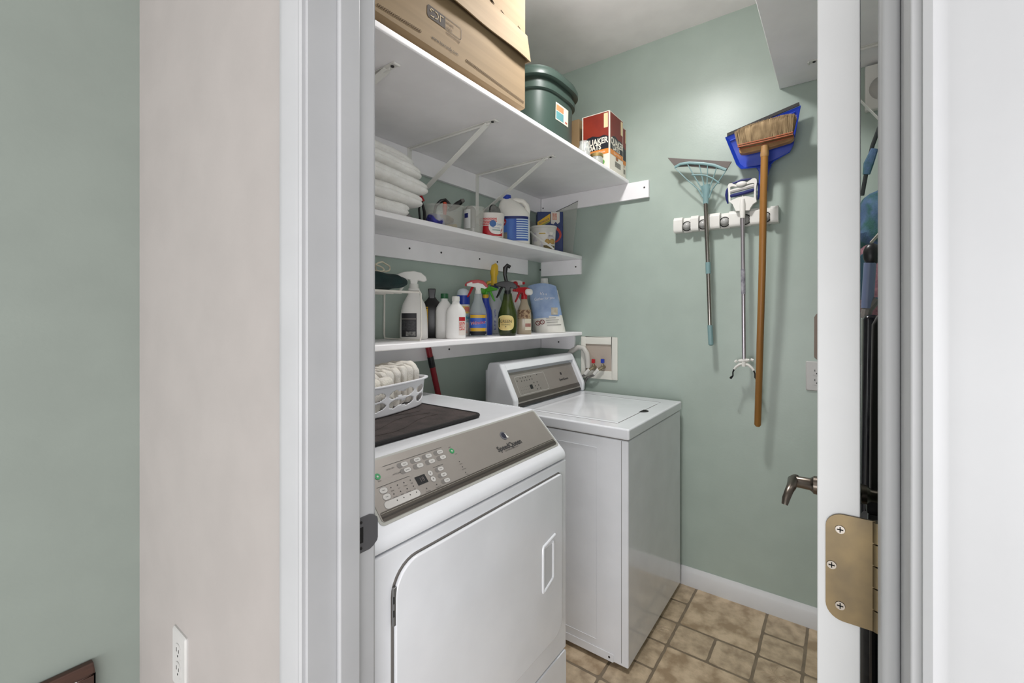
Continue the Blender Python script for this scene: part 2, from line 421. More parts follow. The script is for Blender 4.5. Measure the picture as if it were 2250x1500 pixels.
# ================================================================== SHELVES
scr=mat('dark_screw',(58,56,56),.5,.5)
def screws(par, pts, axis='x', c=0, r=.0042):
    for a,z in pts:
        g=G()
        if axis=='x': g.cyl((c+.001,a,z),(c-.0022,a,z),r,seg=12)
        else: g.cyl((a,c+.001,z),(a,c-.0022,z),r,seg=12)
        obj('screw', g, scr, par, world=True)
def shelf(label, z0, z1, yf, cleat_x1, cz0, end_y0, back_scr, end_scr):
    t=thing('wall_shelf',label,'shelf',(XI+.02,YB,z0))
    obj('shelf_board', G().box(XI+.004,XE-.002,yf,YB-.002,z0,z1), shelfw, t, world=True, bev=.004, seg=3)
    c=obj('back_cleat', G().box(XI+.004,cleat_x1,YB-.019,YB-.001,cz0,z0-.0006), shelfw, t, world=True, bev=.001)
    screws(c, back_scr,'y',YB-.019)
    c=obj('end_cleat', G().box(XE-.019,XE-.001,end_y0,YB-.020,cz0,z0-.0006), shelfw, t, world=True, bev=.001)
    screws(c, end_scr,'x',XE-.019)
    return t
shelf('deep white top shelf carrying the cardboard box, tote and oats',1.981,2.000,.886,XE-.020,1.894,.778,[(.93,1.94),(1.219,1.945),(1.99,1.925),(2.05,1.90)],[(1.405,1.925),(.80,1.945)])
shelf('white middle shelf with the towels, tubs and bleach',1.609,1.628,1.158,2.080,1.526,1.160,[(1.22,1.572),(1.40,1.575),(1.66,1.573),(1.80,1.572)],[(1.425,1.565),(1.19,1.568)])
shelf('white lowest shelf with the spray bottles',1.186,1.206,1.158,XE-.020,1.106,1.200,[(1.45,1.145)],[(1.30,1.145)])
# right-hand high shelf above the door
t=thing('wall_shelf','high white shelf on the right, above the open door','shelf',(1.7,YR,2.272))
obj('shelf_board', G().box(1.02,XE-.002,YR+.002,.212,2.272,2.291), shelfw, t, world=True, bev=.003)
c=obj('back_cleat', G().box(1.02,XE-.002,YR+.001,YR+.019,2.19,2.2714), shelfw, t, world=True, bev=.001)
def bracket(label, x, yw, sgn, z, reach, depth_s, drop, leg, hole=None, group='white steel shelf brackets under the top shelf'):
    """sgn=-1: wall at larger y, arm reaches towards smaller y"""
    t=thing('shelf_bracket',label,'bracket',(x,yw,z),group=group)
    g=G(); ye=yw+sgn*reach
    g.box(x-.011,x+.011,min(yw,ye),max(yw,ye),z-.0030,z-.0006)
    g.box(x-.0012,x+.0012,min(yw,ye+sgn*-.03),max(yw,ye+sgn*-.03),z-.010,z-.0028)
    g.tube([(x-.011,ye,z-.004),(x+.011,ye,z-.004)],.0035,8)
    obj('arm', g, plw, t, world=True, bev=.0008)
    g=G(); yo=yw
    g.box(x-.011,x+.011,min(yo,yo+sgn*.003),max(yo,yo+sgn*.003),z-leg,z-.003)
    obj('wall_plate', g, plw, t, world=True, bev=.0008)
    g=G(); ys=yw+sgn*depth_s; zs=z-.006; ze=z-drop
    a=Vector((0,yw+sgn*.004-ys,ze-zs)); L=a.length; a.normalize(); n=Vector((0,-a.z,a.y)) 
    g.prism([(-.012,0),(.012,0),(.012,L),(-.012,L)],(x,ys,zs),(1,0,0),tuple(a),.0025)
    obj('brace', g, plw, t, world=True, bev=.0006)
    for yy in (ye-sgn*.018,):
        g=G(); g.cyl((x,yy,z-.003),(x,yy,z-.0055),.005,seg=12); obj('screw', g, scr, t, world=True)
    return t
bracket('white shelf bracket between the towels and the bin of tools',1.219,YB-.0195,-1,1.981,.455,.415,.235,.24)
bracket('white shelf bracket whose brace crosses the blue bleach cap',1.641,YB-.0195,-1,1.981,.435,.390,.210,.24)
bracket('white shelf bracket nearest the door frame, by the towels',.785,YB-.0195,-1,1.981,.455,.415,.100,.11)
bracket('white shelf bracket under the high shelf above the open door',2.060,YR+.0195,1,2.272,.290,.250,.390,.42,group='white steel shelf brackets under the high shelf')
g=G(); g.tube([(2.06,.108,2.262),(2.06,.122,2.262),(2.06,.126,2.268)],.004,8)
# alarm box on the end wall under the high shelf
t=thing('alarm_box','white wall alarm box with a rounded grey dome under the high shelf','alarm',(XE,-.13,2.18))
obj('housing', G().box(XE-.035,XE-.001,YR+.022,-.076,2.09,2.262), plw, t, world=True, bev=.006)
g=blob(XE-.036,-.128,2.165,.022,.040,.045,1,nu=24,nv=12); obj('dome', g, mat('grey_dome',(178,176,172),.4), t, world=True)
# ================================================================== WASHER
WX0,WX1,WY0=1.541,2.200,.612
t=thing('washing_machine','white top loading washing machine beside the green end wall','washing machine',(1.87,.97,0))
g=G(); g.box(WX0+.004,WX1-.004,WY0+.005,1.30,.018,.842)
body=obj('cabinet', g, appl, t, world=True, bev=.006, seg=3)
g=G(); g.box(WX0+.0035,WX0+.0045,WY0+.030,WY0+.0316,.03,.84); obj('seam', g, greyb, body, world=True)
# embossed field on the left side: a proud ridge round it
g=G()
for a,b,c,d in ((.741,.7425,.075,.800),(.741,1.22,.7985,.800),(.741,1.22,.075,.0775)): g.box(WX0+.0025,WX0+.0045,a,b,c,d)
obj('side_emboss', g, appl, body, world=True, bev=.0008)
g=G(); g.prism(rrect(.672,1.25,.018,.048,.006,4),(WX0+.0042,0,0),(0,1,0),(0,0,1),-.0022)
obj('base_strip', g, appl, body, world=True, bev=.0008)
g=G(); g.cyl((WX0+.003,.690,.033),(WX0+.0012,.690,.033),.004,seg=12); obj('screw', g, scr, body, world=True)
for a,b in ((1.60,.68),(2.14,.68),(1.60,1.22),(2.14,1.22)):
    g=G(); g.cyl((a,b,0),(a,b,.02),.018,seg=16); obj('foot', g, blackp, t, world=True)
g=G(); g.box(WX0,WX1,WY0,1.30,.846,.887)
top=obj('top_deck', g, appl, t, world=True, bev=.007, seg=4)
g=G(); g.box(WX0+.01,WX1-.01,WY0+.01,1.28,.838,.848); obj('gasket', g, greyb, t, world=True)
# lid: a shallow dished panel with raised rim, slot and finger notch
lid=G()
def lidz(u,v):
    x=1.605+.505*u; y=.684+.408*v
    e=min(u/.06,(1-u)/.03,v/.02,(1-v)/.08,1); e=max(0,min(1,e)); e=e*e*(3-2*e)
    d=.0035-.0030*e-.0012*math.sin(u*PI)*math.sin(v*PI)
    if u<.002 or u>.998 or v<.002 or v>.998: d=.0
    return (x,y,.8872+d)
lid.grid(lidz,60,40)
lo=obj('lid', lid, appl, t, world=True, smooth=60)
g=G(); g.box(1.612,2.058,.6825,.6845,.8868,.8879); g.box(1.604,1.6055,.684,1.09,.8868,.8877); g.box(2.110,2.1115,.684,1.09,.8868,.8877)
obj('lid_gap', g, greyb, lo, world=True)
g=G(); g.prism(arc(1.875,.690,.030,200,340,10)[::1]+[(1.905,.690),(1.845,.690)],(0,0,.8868),(1,0,0),(0,1,0),.0012)
obj('finger_notch', g, dark, lo, world=True)
# console: two rounded end caps and a top lip round a recessed control panel
def cprof(d): return [(1.125+d,.887),(1.123+d,.925),(1.126+d,.938),(1.195+d*1.05,1.076),(1.204+d*.3,1.087),(1.216,1.091),(1.262,1.086),(1.272,1.080),(1.280,1.05),(1.280,.887)]
g=G(); g.prism(cprof(.031),(WX0+.012,0,0),(0,1,0),(0,0,1),WX1-.024-WX0)
co=obj('console', g, appl, t, world=True, bev=.002)
for xa,xb in ((WX0,WX0+.036),(WX1-.026,WX1)):
    g=G(); g.prism(cprof(0),(xa,0,0),(0,1,0),(0,0,1),xb-xa); obj('end_cap', g, appl, co, world=True, bev=.009, seg=4)
g=G(); g.prism([(1.183,1.054),(1.195,1.076),(1.204,1.087),(1.216,1.091),(1.262,1.086),(1.262,1.076),(1.22,1.07),(1.205,1.05)],(WX0+.030,0,0),(0,1,0),(0,0,1),WX1-.052-WX0); obj('top_lip', g, appl, co, world=True, bev=.004, seg=3)
g=G(); g.box(WX0+.02,WX1-.03,1.280,1.300,.887,1.05); obj('console_back', g, appl, t, world=True, bev=.003)
dv=Vector((0,.0738,.159)).normalized(); K=1.024
def strip(P, poly, m, par, th=.0008, name='panel', bev=0):
    g=G(); o=P(0,0); a=P(1,0)-o; b=P(0,1)-o
    g.prism(poly,o,a,b,th); return obj(name,g,m,par,world=True,bev=bev)
PO=(0,1.1460,.9163)
PW=plane(PO,(1,0,0),dv,.0006)
pan=strip(PW, rrect(1.578,2.173,-.010,.133,.004,4), silver, t, .0016, 'control_panel')
strip(plane(PO,(1,0,0),dv,.0022), rrect(1.580,2.171,-.002,.0165,.002,2), silverd, t, .0030,'grip_strip')
strip(plane(PO,(1,0,0),dv,.0010), [(1.578,-.024),(2.173,-.024),(2.173,-.004),(1.578,-.004)], mat('shadow_gap_brown',(50,46,44),.5), t, .0010,'lower_strip')
PWt0=plane(PO,(1,0,0),dv,.0024)
PWt=lambda x,y,h=0: PWt0(x*K,y*K,h)
def outline(P, x0,x1,y0,y1,r,wd,m,par,name='outline'):
    g=G(); A=rrect(x0,x1,y0,y1,r,4); B=rrect(x0+wd,x1-wd,y0+wd,y1-wd,max(r-wd,.0003),4)
    va=[g.v(P(*p)) for p in A]; vb=[g.v(P(*p)) for p in B]
    for i in range(len(A)): j=(i+1)%len(A); g.f([va[i],va[j],vb[j],vb[i]])
    return obj(name,g,m,par,world=True)
lightg=mat('pale_grey_ink',(205,203,198),.5)
outline(PWt,1.592,1.833,.022,.108,.007,.0014,lightg,pan)
def dots(P, pts, r, m, par, name='indicator'):
    g=G()
    for x,y in pts:
        vv=[g.v(P(x+r*math.cos(k*PI/4),y+r*math.sin(k*PI/4))) for k in range(8)]; g.f(vv)
    return obj(name,g,m,par,world=True)
dots(PWt,[(1.632+.021*i,.098) for i in range(5)]+[(1.632+.021*i+.004,.084) for i in range(5)],.0032,ink,pan,'printed_marks')
dots(PWt,[(1.604,.088),(1.770,.100),(1.725,.066),(1.752,.066),(1.728,.050),(1.755,.050),(1.735,.034),(1.762,.034)],.0034,ink,pan,'printed_marks')
dots(PWt,[(1.612+.013*i,.030+.013*j) for i in range(6) for j in range(3)],.0013,ink,pan,'indicators')
g=G(); g.f([g.v(PWt(a,b,.0003)) for a,b in ((1.684,.040),(1.706,.040),(1.706,.060),(1.684,.060))]); obj('display', g, blackp, pan, world=True)
dots(PWt,[(1.982,.082)],.0085,ink,pan,'badge')
lettering('SpeedQueen',.0165,lambda x,y,h: PWt(1.991+x,.0515+y,h),ink,pan,world=True,squash=1.05,bold=.0004)
# ================================================================== DRYER
RX0,RX1,RY=.487,1.177,.665
t=thing('clothes_dryer','white front control clothes dryer nearest the doorway','clothes dryer',(.83,1.0,0))
g=G(); g.box(RX0,RX1,RY,1.355,.302,.866)
cab=obj('cabinet', g, appl, t, world=True, bev=.004)
g=G(); g.box(RX0+.004,RX1-.004,RY+.006,1.35,.02,.302); obj('plinth', g, appl, t, world=True, bev=.003)
g=G(); g.prism(rrect(RX0+.001,RX1-.001,.03,.300,.012,4),(0,RY+.006,0),(1,0,0),(0,0,1),.008); obj('toe_panel', g, appl, t, world=True, bev=.003)
for a,b in ((.54,.74),(1.12,.74),(.54,1.28),(1.12,1.28)):
    g=G(); g.cyl((a,b,0),(a,b,.022),.02,seg=16); obj('foot', g, blackp, t, world=True)
prof=[(RY,.8685)]+[(RY,.880)]+arc(RY+.032,.8845,.032,180,135,6)+arc(.808,.966,.038,135,90,6)+[(1.352,1.004),(1.355,1.0),(1.355,.8685)]
# slope passes through (.693,.915)-(.777,1.000)
prof=[(RY,.8685),(RY,.884),(.6675,.893),(.673,.9005),(.680,.9035),(.688,.911),(.778,1.0008),(.784,1.0045),(.792,1.0065),(.803,1.0045),(.815,1.003),(1.340,1.003),(1.352,1.002),(1.355,.998),(1.355,.8685)]
prof=[(RY,.8685),(RY,.880),(.667,.889),(.672,.8962),(.680,.9030),(.6925,.9150),(.770,.9930),(.778,.9990),(.788,1.0025),(.800,1.0030),(1.340,1.0030),(1.352,1.001),(1.355,.995),(1.355,.8685)]
g=G(); g.prism(prof,(RX0,0,0),(0,1,0),(0,0,1),RX1-RX0)
dt=obj('top_console', g, appl, t, world=True, bev=.009, seg=4, smooth=60)
# rear splash ridge along right edge
g=G(); g.box(RX1-.014,RX1-.006,.83,1.345,1.002,1.0045); obj('edge_ridge', g, appl, dt, world=True, bev=.001)
PD=plane((0,.693,.915),(1,0,0),(0,.703,.711),.0008)
def dpan(poly,m,par,th=.001,off=.0008,name='panel',bev=0):
    return strip(plane((0,.693,.915),(1,0,0),(0,.703,.711),off),poly,m,par,th,name,bev)
bez=dpan(rrect(.520,1.168,-.0125,.1215,.010,5),mat('grey_bezel',(168,168,162),.35),t,.0012,.0004,'bezel',.0006)
cp=dpan(rrect(.526,1.160,-.0065,.1165,.006,4),silver,t,.0016,.0010,'control_panel',.0004)
gs=dpan(rrect(.529,1.158,-.0055,.0125,.003,3),silverd,t,.0014,.0022,'grip_strip',.0005)
dpan([(.529,.0085),(1.158,.0085),(1.158,.0095),(.529,.0095)],mat('bright_line',(205,200,190),.2,.7),gs,.0008,.0034,'trim_line')
dpan([(.529,.0000),(1.158,.0000),(1.158,.0035),(.529,.0035)],mat('strip_shadow_line',(70,66,62),.3,.4),gs,.0004,.0034,'groove')
PT=plane((0,.693,.915),(1,0,0),(0,.703,.711),.0029)
padk=mat('pale_key',(186,184,180),.5)
def pill(g, x0,x1,yc,h, z=0): 
    A=rrect(x0,x1,yc-h,yc+h,h*.98,5); g.f([g.v(PT(p[0],p[1],z)) for p in A])
keys=[(.6308,.0888),(.6666,.0888),(.7007,.0888),(.7363,.0888),(.6309,.0745),(.6661,.0745),(.7012,.0745),(.7363,.0745)]
kout=mat('key_outline',(128,124,120),.5)
def key(parts):
    g=G()
    for x0,x1,y,h,z,mi in parts:
        A=rrect(x0,x1,y-h,y+h,h*.98,5); f=g.f([g.v(PT(p[0],p[1],z)) for p in A],mi)
    obj('key', g, [kout,greyb,padk], cp, world=True)
for x,y in keys: key([(x-.0175,x+.0125,y,.0058,0,0),(x-.0175,x-.002,y,.0054,.0001,1),(x-.0065,x+.0112,y,.0047,.0002,2)])
for x,y in ((.7122,.0507),(.7113,.0357),(.7115,.0212)): key([(x-.0150,x+.0120,y,.0054,0,0),(x-.0150,x-.002,y,.0050,.0001,1),(x-.0058,x+.0108,y,.0044,.0002,2)])
for x,y in ((.6822,.0497),(.6816,.0352)): key([(x-.0072,x+.0072,y,.0072,0,0),(x-.0062,x+.0062,y,.0062,.0002,2)])
for x,y in ((.5585,.0511),(.5587,.0368)): key([(x-.0098,x+.0098,y,.0068,0,0),(x-.0088,x+.0088,y,.0058,.0002,2)])
key([(.5440,.6350,.0207,.0085,0,0),(.5450,.6340,.0207,.0076,.0002,2)])
g=G()
for x,y in [(.5762,.051),(.5928,.051),(.6094,.051),(.6261,.051),(.5756,.0366),(.5925,.0366),(.6092,.0366),(.626,.0366),(.576,.0225),(.5925,.0225),(.609,.0225),(.6255,.0225),(.6532,.0215),(.682,.021),(.7756,.0503),(.7753,.036),(.7746,.021),(.6822,.0497),(.6816,.0352)]:
    g.f([g.v(PT(x+.0015*math.cos(k*PI/3),y+.0015*math.sin(k*PI/3),.0003)) for k in range(6)])
for x0,x1,y in ((.5811,.7497,.0985),(.5468,.6302,.060),(.6966,.7272,.0588)):
    g.f([g.v(PT(a,b,.0002)) for a,b in ((x0,y-.00035),(x1,y-.00035),(x1,y+.00035),(x0,y+.00035))])
obj('indicators', g, ink, cp, world=True)
g=G(); g.f([g.v(PT(a,b,.0002)) for a,b in ((.6385,.0335),(.6665,.0335),(.6665,.0530),(.6385,.0530))]); ds=obj('display', g, blackp, cp, world=True)
lettering('18',.014,lambda x,y,h: PT(.6540+x,.0432+y,.0004),mat('dim_digits',(92,84,82),.5),ds,world=True)
for x,y in ((.7724,.0812),(.5603,.0818)):
    g=G(); A=[(x+.0068*math.cos(k*PI/10),y+.0068*math.sin(k*PI/10)) for k in range(20)]
    g.prism(A,PT(0,0),(1,0,0),(0,.703,.711),.0006); b=obj('start_button', g, mat('green_key',(46,140,84),.4), cp, world=True)
    g=G(); A=[(x+.0022*math.cos(k*PI/5),y+.0022*math.sin(k*PI/5)) for k in range(10)]; g.prism(A,PT(0,0,.0006),(1,0,0),(0,.703,.711),.0002); obj('button_mark', g, padk, b, world=True)
def micro(s,x,y,size=.0042,sq=1.0): lettering(s,size,lambda a,b,h: PT(x+a,y+b,.0004),ink,cp,world=True,squash=sq)
micro('TIMED DRY',.5955,.0888); micro('AUTO DRY',.6045,.0745)
for x,y,s in ((.7363,.0888,'Delicate'),(.6666,.0888,'Regular'),(.7363,.0745,'Less'),(.7012,.0745,'Near'),(.6661,.0745,'Dry'),(.6309,.0745,'Normal'),(.6308,.0888,'Quick'),(.7007,.0888,'Perm'),(.7122,.0507,'Time'),(.7113,.0357,'Signal'),(.7115,.0212,'Temp')): micro(s,x+.0022,y,.0036,.9)
for x,y,s in ((.5762,.044,'Damp'),(.5928,.044,'Low'),(.6094,.044,'Medium'),(.6261,.044,'High'),(.5756,.030,'Wrinkle'),(.5925,.030,'Shield'),(.6092,.030,'Extended'),(.626,.030,'On'),(.5585,.0511,'Temp'),(.5587,.0368,'Care'),(.5605,.0715,'START'),(.7724,.0915,'START'),(.7790,.0705,'STOP'),(.653,.0150,'Remaining'),(.683,.0150,'Control Lock'),(.776,.0440,'Drying'),(.776,.030,'Cool Down'),(.776,.0155,'Done')): micro(s,x,y,.0033,.9)
# round badge and wordmark
g=G(); A=[(.9686+.0125*math.cos(k*PI/14),.0735+.0125*math.sin(k*PI/14)) for k in range(28)]; g.prism(A,PT(0,0),(1,0,0),(0,.703,.711),.0008); bd=obj('badge', g, mat('badge_grey',(120,120,126),.3,.4), cp, world=True)
g=G(); A=[(.9690+.0085*math.cos(k*PI/14),.0738+.0088*math.sin(k*PI/14)) for k in range(28)]; g.prism(A,PT(0,0,.0008),(1,0,0),(0,.703,.711),.0003); obj('badge_centre', g, mat('badge_ink',(44,44,58),.3), bd, world=True)
g=G(); g.prism([(.9750,.0800),(.9790,.0770),(.9800,.0690),(.9840,.0640),(.9760,.0640),(.9755,.0690),(.9770,.0750)],PT(0,0,.0010),(1,0,0),(0,.703,.711),.0004); obj('badge_swoosh', g, plw, bd, world=True)
lettering('SpeedQueen',.0205,lambda x,y,h: PT(.9675+x,.0425+y,.0004),ink,cp,world=True,squash=1.0,bold=.0006)
lettering('COMMERCIAL HEAVY DUTY',.0048,lambda x,y,h: PT(.9680+x,.0320+y,.0004),ink,cp,world=True)
# door, gap, handle, hinge
dpoly=[(.532,.305)]+[(.532,.305)][1:]
def doorpoly(x0,x1,z0,z1,rt,rb): return arc(x1-rb,z0+rb,rb,-90,0,6)+arc(x1-.012,z1-.012,.012,0,90,4)+arc(x0+rt,z1-rt,rt,90,180,8)+arc(x0+rb,z0+rb,rb,180,270,6)
g=G(); g.prism(doorpoly(.5270,1.1395,.374,.8405,.060,.045),(0,RY-.0004,0),(1,0,0),(0,0,1),-.004)
gap=obj('door_gap', g, greyb, t, world=True)
g=G(); g.prism(doorpoly(.5315,1.1385,.3765,.8365,.056,.042),(0,RY-.0008,0),(1,0,0),(0,0,1),.0090)
dd=obj('door', g, appl, t, world=True, bev=.0030, seg=3)
# handle: raised slanted rim around a dark recess
yy=RY-.0098
rim=[(1.031,.541),(1.052,.545),(1.085,.565),(1.085,.650),(1.052,.668)]
rim=[(1.030,.668),(1.030,.538),(1.040,.538),(1.090,.562),(1.090,.668)]
outer=[(1.029,.6600),(1.029,.5400),(1.036,.5370),(1.089,.5600),(1.091,.5650),(1.091,.6840),(1.089,.6860)]
g=G(); g.tube([(x,yy,z) for x,z in ((1.095,.6755),(1.033,.6640),(1.032,.6600),(1.0315,.5450),(1.0325,.5410),(1.036,.5400),(1.078,.5560),(1.083,.5600),(1.0845,.5660),(1.0845,.6560),(1.0825,.6590))],.0042,8)
obj('handle_rim', g, appl, dd, world=True)
g=G(); g.prism([(1.034,.542),(1.082,.560),(1.082,.655),(1.034,.655)],(0,RY-.0099,0),(1,0,0),(0,0,1),.0004)
obj('handle_recess', g, mat('recess_grey',(206,208,211),.25), dd, world=True)
g=G(); g.box(.5265,.5345,RY-.0085,RY-.0035,.730,.800); hh=obj('door_hinge', g, mat('steel_grey',(130,130,130),.35,.7), dd, world=True, bev=.001)
g=G(); g.box(.5262,.5285,RY-.0090,RY-.0080,.772,.785); g.box(.5262,.5285,RY-.0090,RY-.0080,.748,.760); obj('slot', g, dark, hh, world=True)
# ================================================================== WALL TOOLS (green end wall)
def W3(x): return lambda y,z: (x,y,z)
t=thing('tool_rail','white wall rail with five grip balls holding the long handled tools','tool rail',(XE,.42,1.73))
rz0=lambda y: 1.697-.012*(.64-y)/.43*1.0
g=G()
XF=2.186
def railseg(y0,y1,xf,ztop=1.766,zbot=1.695,mi=0):
    prof=[(XE-.001,zbot),(xf+.008,zbot),(xf,zbot+.012),(xf,ztop-.014),(xf+.012,ztop),(XE-.001,ztop)]
    g.prism(prof,(0,y1,0),(1,0,0),(0,0,1),y1-y0)
slots=[.585,.512,.420,.336,.258]     # centre of each grip, from left
edges=[.648]+[v for s_ in slots for v in (s_+.022,s_-.016)]+[.212]
for i in range(0,len(edges),2): railseg(edges[i+1],edges[i],XF)
for s_ in slots: railseg(s_-.0162,s_+.0222,XF+.026)
obj('rail_body', g, plw, t, world=True, bev=.0015)
ballm=mat('grey_rubber_ball',(172,172,170),.3)
for s_ in slots:
    g=blob(XF+.016,s_+.004,1.722,.016,.017,.0175,1,nu=22,nv=14); obj('grip_ball', g, ballm, t, world=True)
    g=G(); g.tube([(XF+.0185,s_+.004+.021*math.cos(a),1.722+.0215*math.sin(a)) for a in [i*PI/12 for i in range(24)]],.0022,6,closed=True)
    obj('grip_ring', g, blackp, t, world=True)
for s_ in (.565,.400):
    g=G(); g.cyl((XF+.024,s_-.008,1.748),(XF+.027,s_-.008,1.748),.0035,seg=10); obj('screw_hole', g, dark, t, world=True)
# squeegee
t=thing('window_squeegee','long handled squeegee with grey rubber blade and pale blue fan frame','squeegee',(2.17,.50,1.73))
ltblue=mat('pale_blue_plastic',(124,156,158),.4)
rub=mat('grey_brown_rubber',(104,96,92),.6)
x=2.18
g=G(); P=[(.673,2.059),(.391,1.983),(.412,1.948),(.45,1.962),(.50,1.976),(.57,1.998),(.61,2.004),(.637,2.007)]
g.prism([(p[0],p[1]) for p in P],(x,0,0),(0,1,0),(0,0,1),.006); obj('rubber_blade', g, rub, t, world=True, bev=.001)
g=G(); g.tube([(x-.006,y,z) for y,z in ((.637,2.004),(.611,2.014),(.572,2.012),(.509,1.996),(.462,1.979),(.412,1.948))],.005,8,flat=1.4); obj('frame_bar', g, ltblue, t, world=True)
g=G(); g.tube([(x-.006,y,z) for y,z in ((.560,1.953),(.530,1.948),(.499,1.940),(.468,1.920),(.440,1.894))],.0035,8); obj('cross_bar', g, ltblue, t, world=True)
tops=[(.637,2.002),(.580,2.010),(.527,1.999),(.490,1.988),(.450,1.972),(.412,1.946)]
for i,(ty,tz) in enumerate(tops):
    by=.507-.006*i/1.0*.75; g=G(); k=(i-2.5)/2.5
    mid=(.5*(ty+by)-.012*k*.2, .5*(tz+1.83)-.012*abs(k))
    g.tube([(x-.006,ty,tz),(x-.005,(ty*.6+by*.4),tz*.6+1.86*.4-.006*abs(k)),(x-.004,ty*.2+by*.8,tz*.2+1.86*.8-.004),(x-.003,by,1.835)],[.0022,.0026,.003,.004],7)
    obj('rib', g, ltblue, t, world=True)
g=G(); g.tube([(x-.004,.500,1.895),(x-.004,.4965,1.872),(x-.004,.498,1.85),(x-.004,.4985,1.808)],[.020,.017,.013,.0115],14,flat=.6); obj('socket', g, ltblue, t, world=True)
g=G(); g.tube([(x-.004,.4985,1.81),(x-.006,.4885,1.535),(x-.006,.480,1.25)],[.0098,.0096,.0085],14); obj('pole', g, steel, t, world=True)
g=G(); g.tube([(x-.006,.4885,1.540),(x-.006,.4868,1.488)],.0112,14); obj('collar', g, ltblue, t, world=True)
g=G(); g.tube([(x-.006,.480,1.253),(x-.006,.4755,1.165),(x-.006,.4753,1.160)],[.0112,.0112,.006],14); obj('end_grip', g, ltblue, t, world=True)
# reach grabber
t=thing('reach_grabber','white reach grabber with navy trigger handle and a small claw at its foot','grabber',(2.165,.343,1.73))
x=2.165
def plate(polyout, holes, x, th):
    pass
g=G()
A=[(.4035,.0)]  # outline of the frame, built as a closed ribbon around the window
out=[(.405,1.872),(.401,1.84),(.3985,1.803),(.385,1.790),(.375,1.765),(.372,1.757),(.318,1.753),(.313,1.765),(.304,1.778),(.290,1.787),(.2925,1.80),(.2930,1.84),(.289,1.872),(.291,1.884),(.299,1.890),(.310,1.887),(.325,1.878),(.348,1.874),(.372,1.872),(.388,1.883),(.399,1.883)]
inn=[(.394,1.866),(.3935,1.84),(.392,1.806),(.376,1.812),(.362,1.816),(.355,1.817),(.345,1.817),(.334,1.817),(.320,1.813),(.302,1.806),(.301,1.81),(.3005,1.84),(.2995,1.862),(.2997,1.866),(.3005,1.868),(.312,1.870),(.328,1.867),(.348,1.865),(.370,1.864),(.384,1.868),(.392,1.868)]
vo=[[g.v((x+dx,y,z)) for y,z in out] for dx in (0,.016)]; vi=[[g.v((x+dx,y,z)) for y,z in inn] for dx in (0,.016)]
n=len(out)
for i in range(n):
    j=(i+1)%n
    g.f([vo[0][i],vo[0][j],vi[0][j],vi[0][i]]); g.f([vo[1][i],vo[1][j],vi[1][j],vi[1][i]])
    g.f([vo[0][i],vo[0][j],vo[1][j],vo[1][i]]); g.f([vi[0][i],vi[0][j],vi[1][j],vi[1][i]])
obj('handle_frame', g, plw, t, world=True, bev=.0015)
g=blob(x-.003,.349,1.872,.007,.021,.0115,1,nu=24,nv=12); obj('top_boss', g, plw, t, world=True)
g=G(); g.prism(rrect(-.062,.052,-.072,.072,.05,6),(x+.020,.345,1.840),(0,1,0),(0,0,1),-.008) 
g2=G(); g2.tube([(x+.016,y,z) for y,z in [(.407,1.868),(.4105,1.855),(.4120,1.838),(.4105,1.818),(.4055,1.798)]],[.003,.005,.006,.005,.003],8); g2.tube([(x+.016,y,z) for y,z in [(.2875,1.868),(.2835,1.855),(.282,1.838),(.2835,1.818),(.2875,1.798)]],[.003,.005,.006,.005,.003],8); g2.tube([(x+.016,y,z) for y,z in [(.390,1.884),(.350,1.893),(.312,1.893)]],[.004,.006,.003],8)
obj('side_grips', g2, navy, t, world=True)
g=G(); g.tube([(x+.005,.3935,1.827),(x+.003,.375,1.828),(x+.003,.350,1.831),(x+.003,.325,1.835),(x+.005,.3005,1.840)],[.007,.0085,.0075,.0085,.007],10); obj('trigger_bar', g, navy, t, world=True)
g=G(); g.tube([(x+.008,.3935,1.848),(x+.008,.350,1.853),(x+.008,.3005,1.859)],.009,8,flat=1.0); obj('upper_bar', g, mat('light_grey_plastic',(196,194,190),.4), t, world=True)
g=G(); g.tube([(x+.005,.345,1.825),(x+.005,.3455,1.80)],.0018,6); obj('rod', g, plw, t, world=True)
g=G(); g.tube([(x+.002,.345,1.805),(x,.345,1.78),(x,.3445,1.722)],[.010,.0125,.0105],12); obj('neck', g, plw, t, world=True)
alum=mat('brushed_aluminium',(190,184,190),.3,.85)
g=G(); g.tube([(x,.3445,1.722),(x+.002,.339,1.093)],[.0085,.0080],14); obj('pole', g, alum, t, world=True)
g=G(); g.cyl((x-.0003,.3428,1.50),(x,.3415,1.39),.0089,seg=14); obj('pole_label', g, mat('grey_label_print',(120,118,128),.5,rgb2=(170,168,176),scale=60), t, world=True)
g=G(); g.tube([(x+.002,.360,1.098),(x-.002,.339,1.100),(x+.002,.318,1.104)],[.006,.010,.006],8); g.tube([(x,.339,1.108),(x,.339,1.075)],[.011,.009],10); g.tube([(x,.3745,1.092),(x,.366,1.099)],.006,8); g.tube([(x,.313,1.107),(x,.302,1.104)],.006,8); obj('claw_base', g, plw, t, world=True)
for s_ in (1,-1):
    g=G(); c0=.339
    g.tube([(x,c0+s_*.004,1.087),(x-.002,c0+s_*.018,1.082),(x-.003,c0+s_*.031,1.071),(x-.004,c0+s_*.038,1.060)],[.0055,.006,.0055,.005],8); j=obj('jaw', g, plw, t, world=True)
    g=G(); g.tube([(x-.004,c0+s_*.037,1.063),(x-.006,c0+s_*.043,1.048),(x-.006,c0+s_*.043,1.032),(x-.006,c0+s_*.050,1.024),(x-.006,c0+s_*.053,1.019)],[.0035,.003,.003,.005,.005],8); obj('jaw_tip', g, blackp, j, world=True)
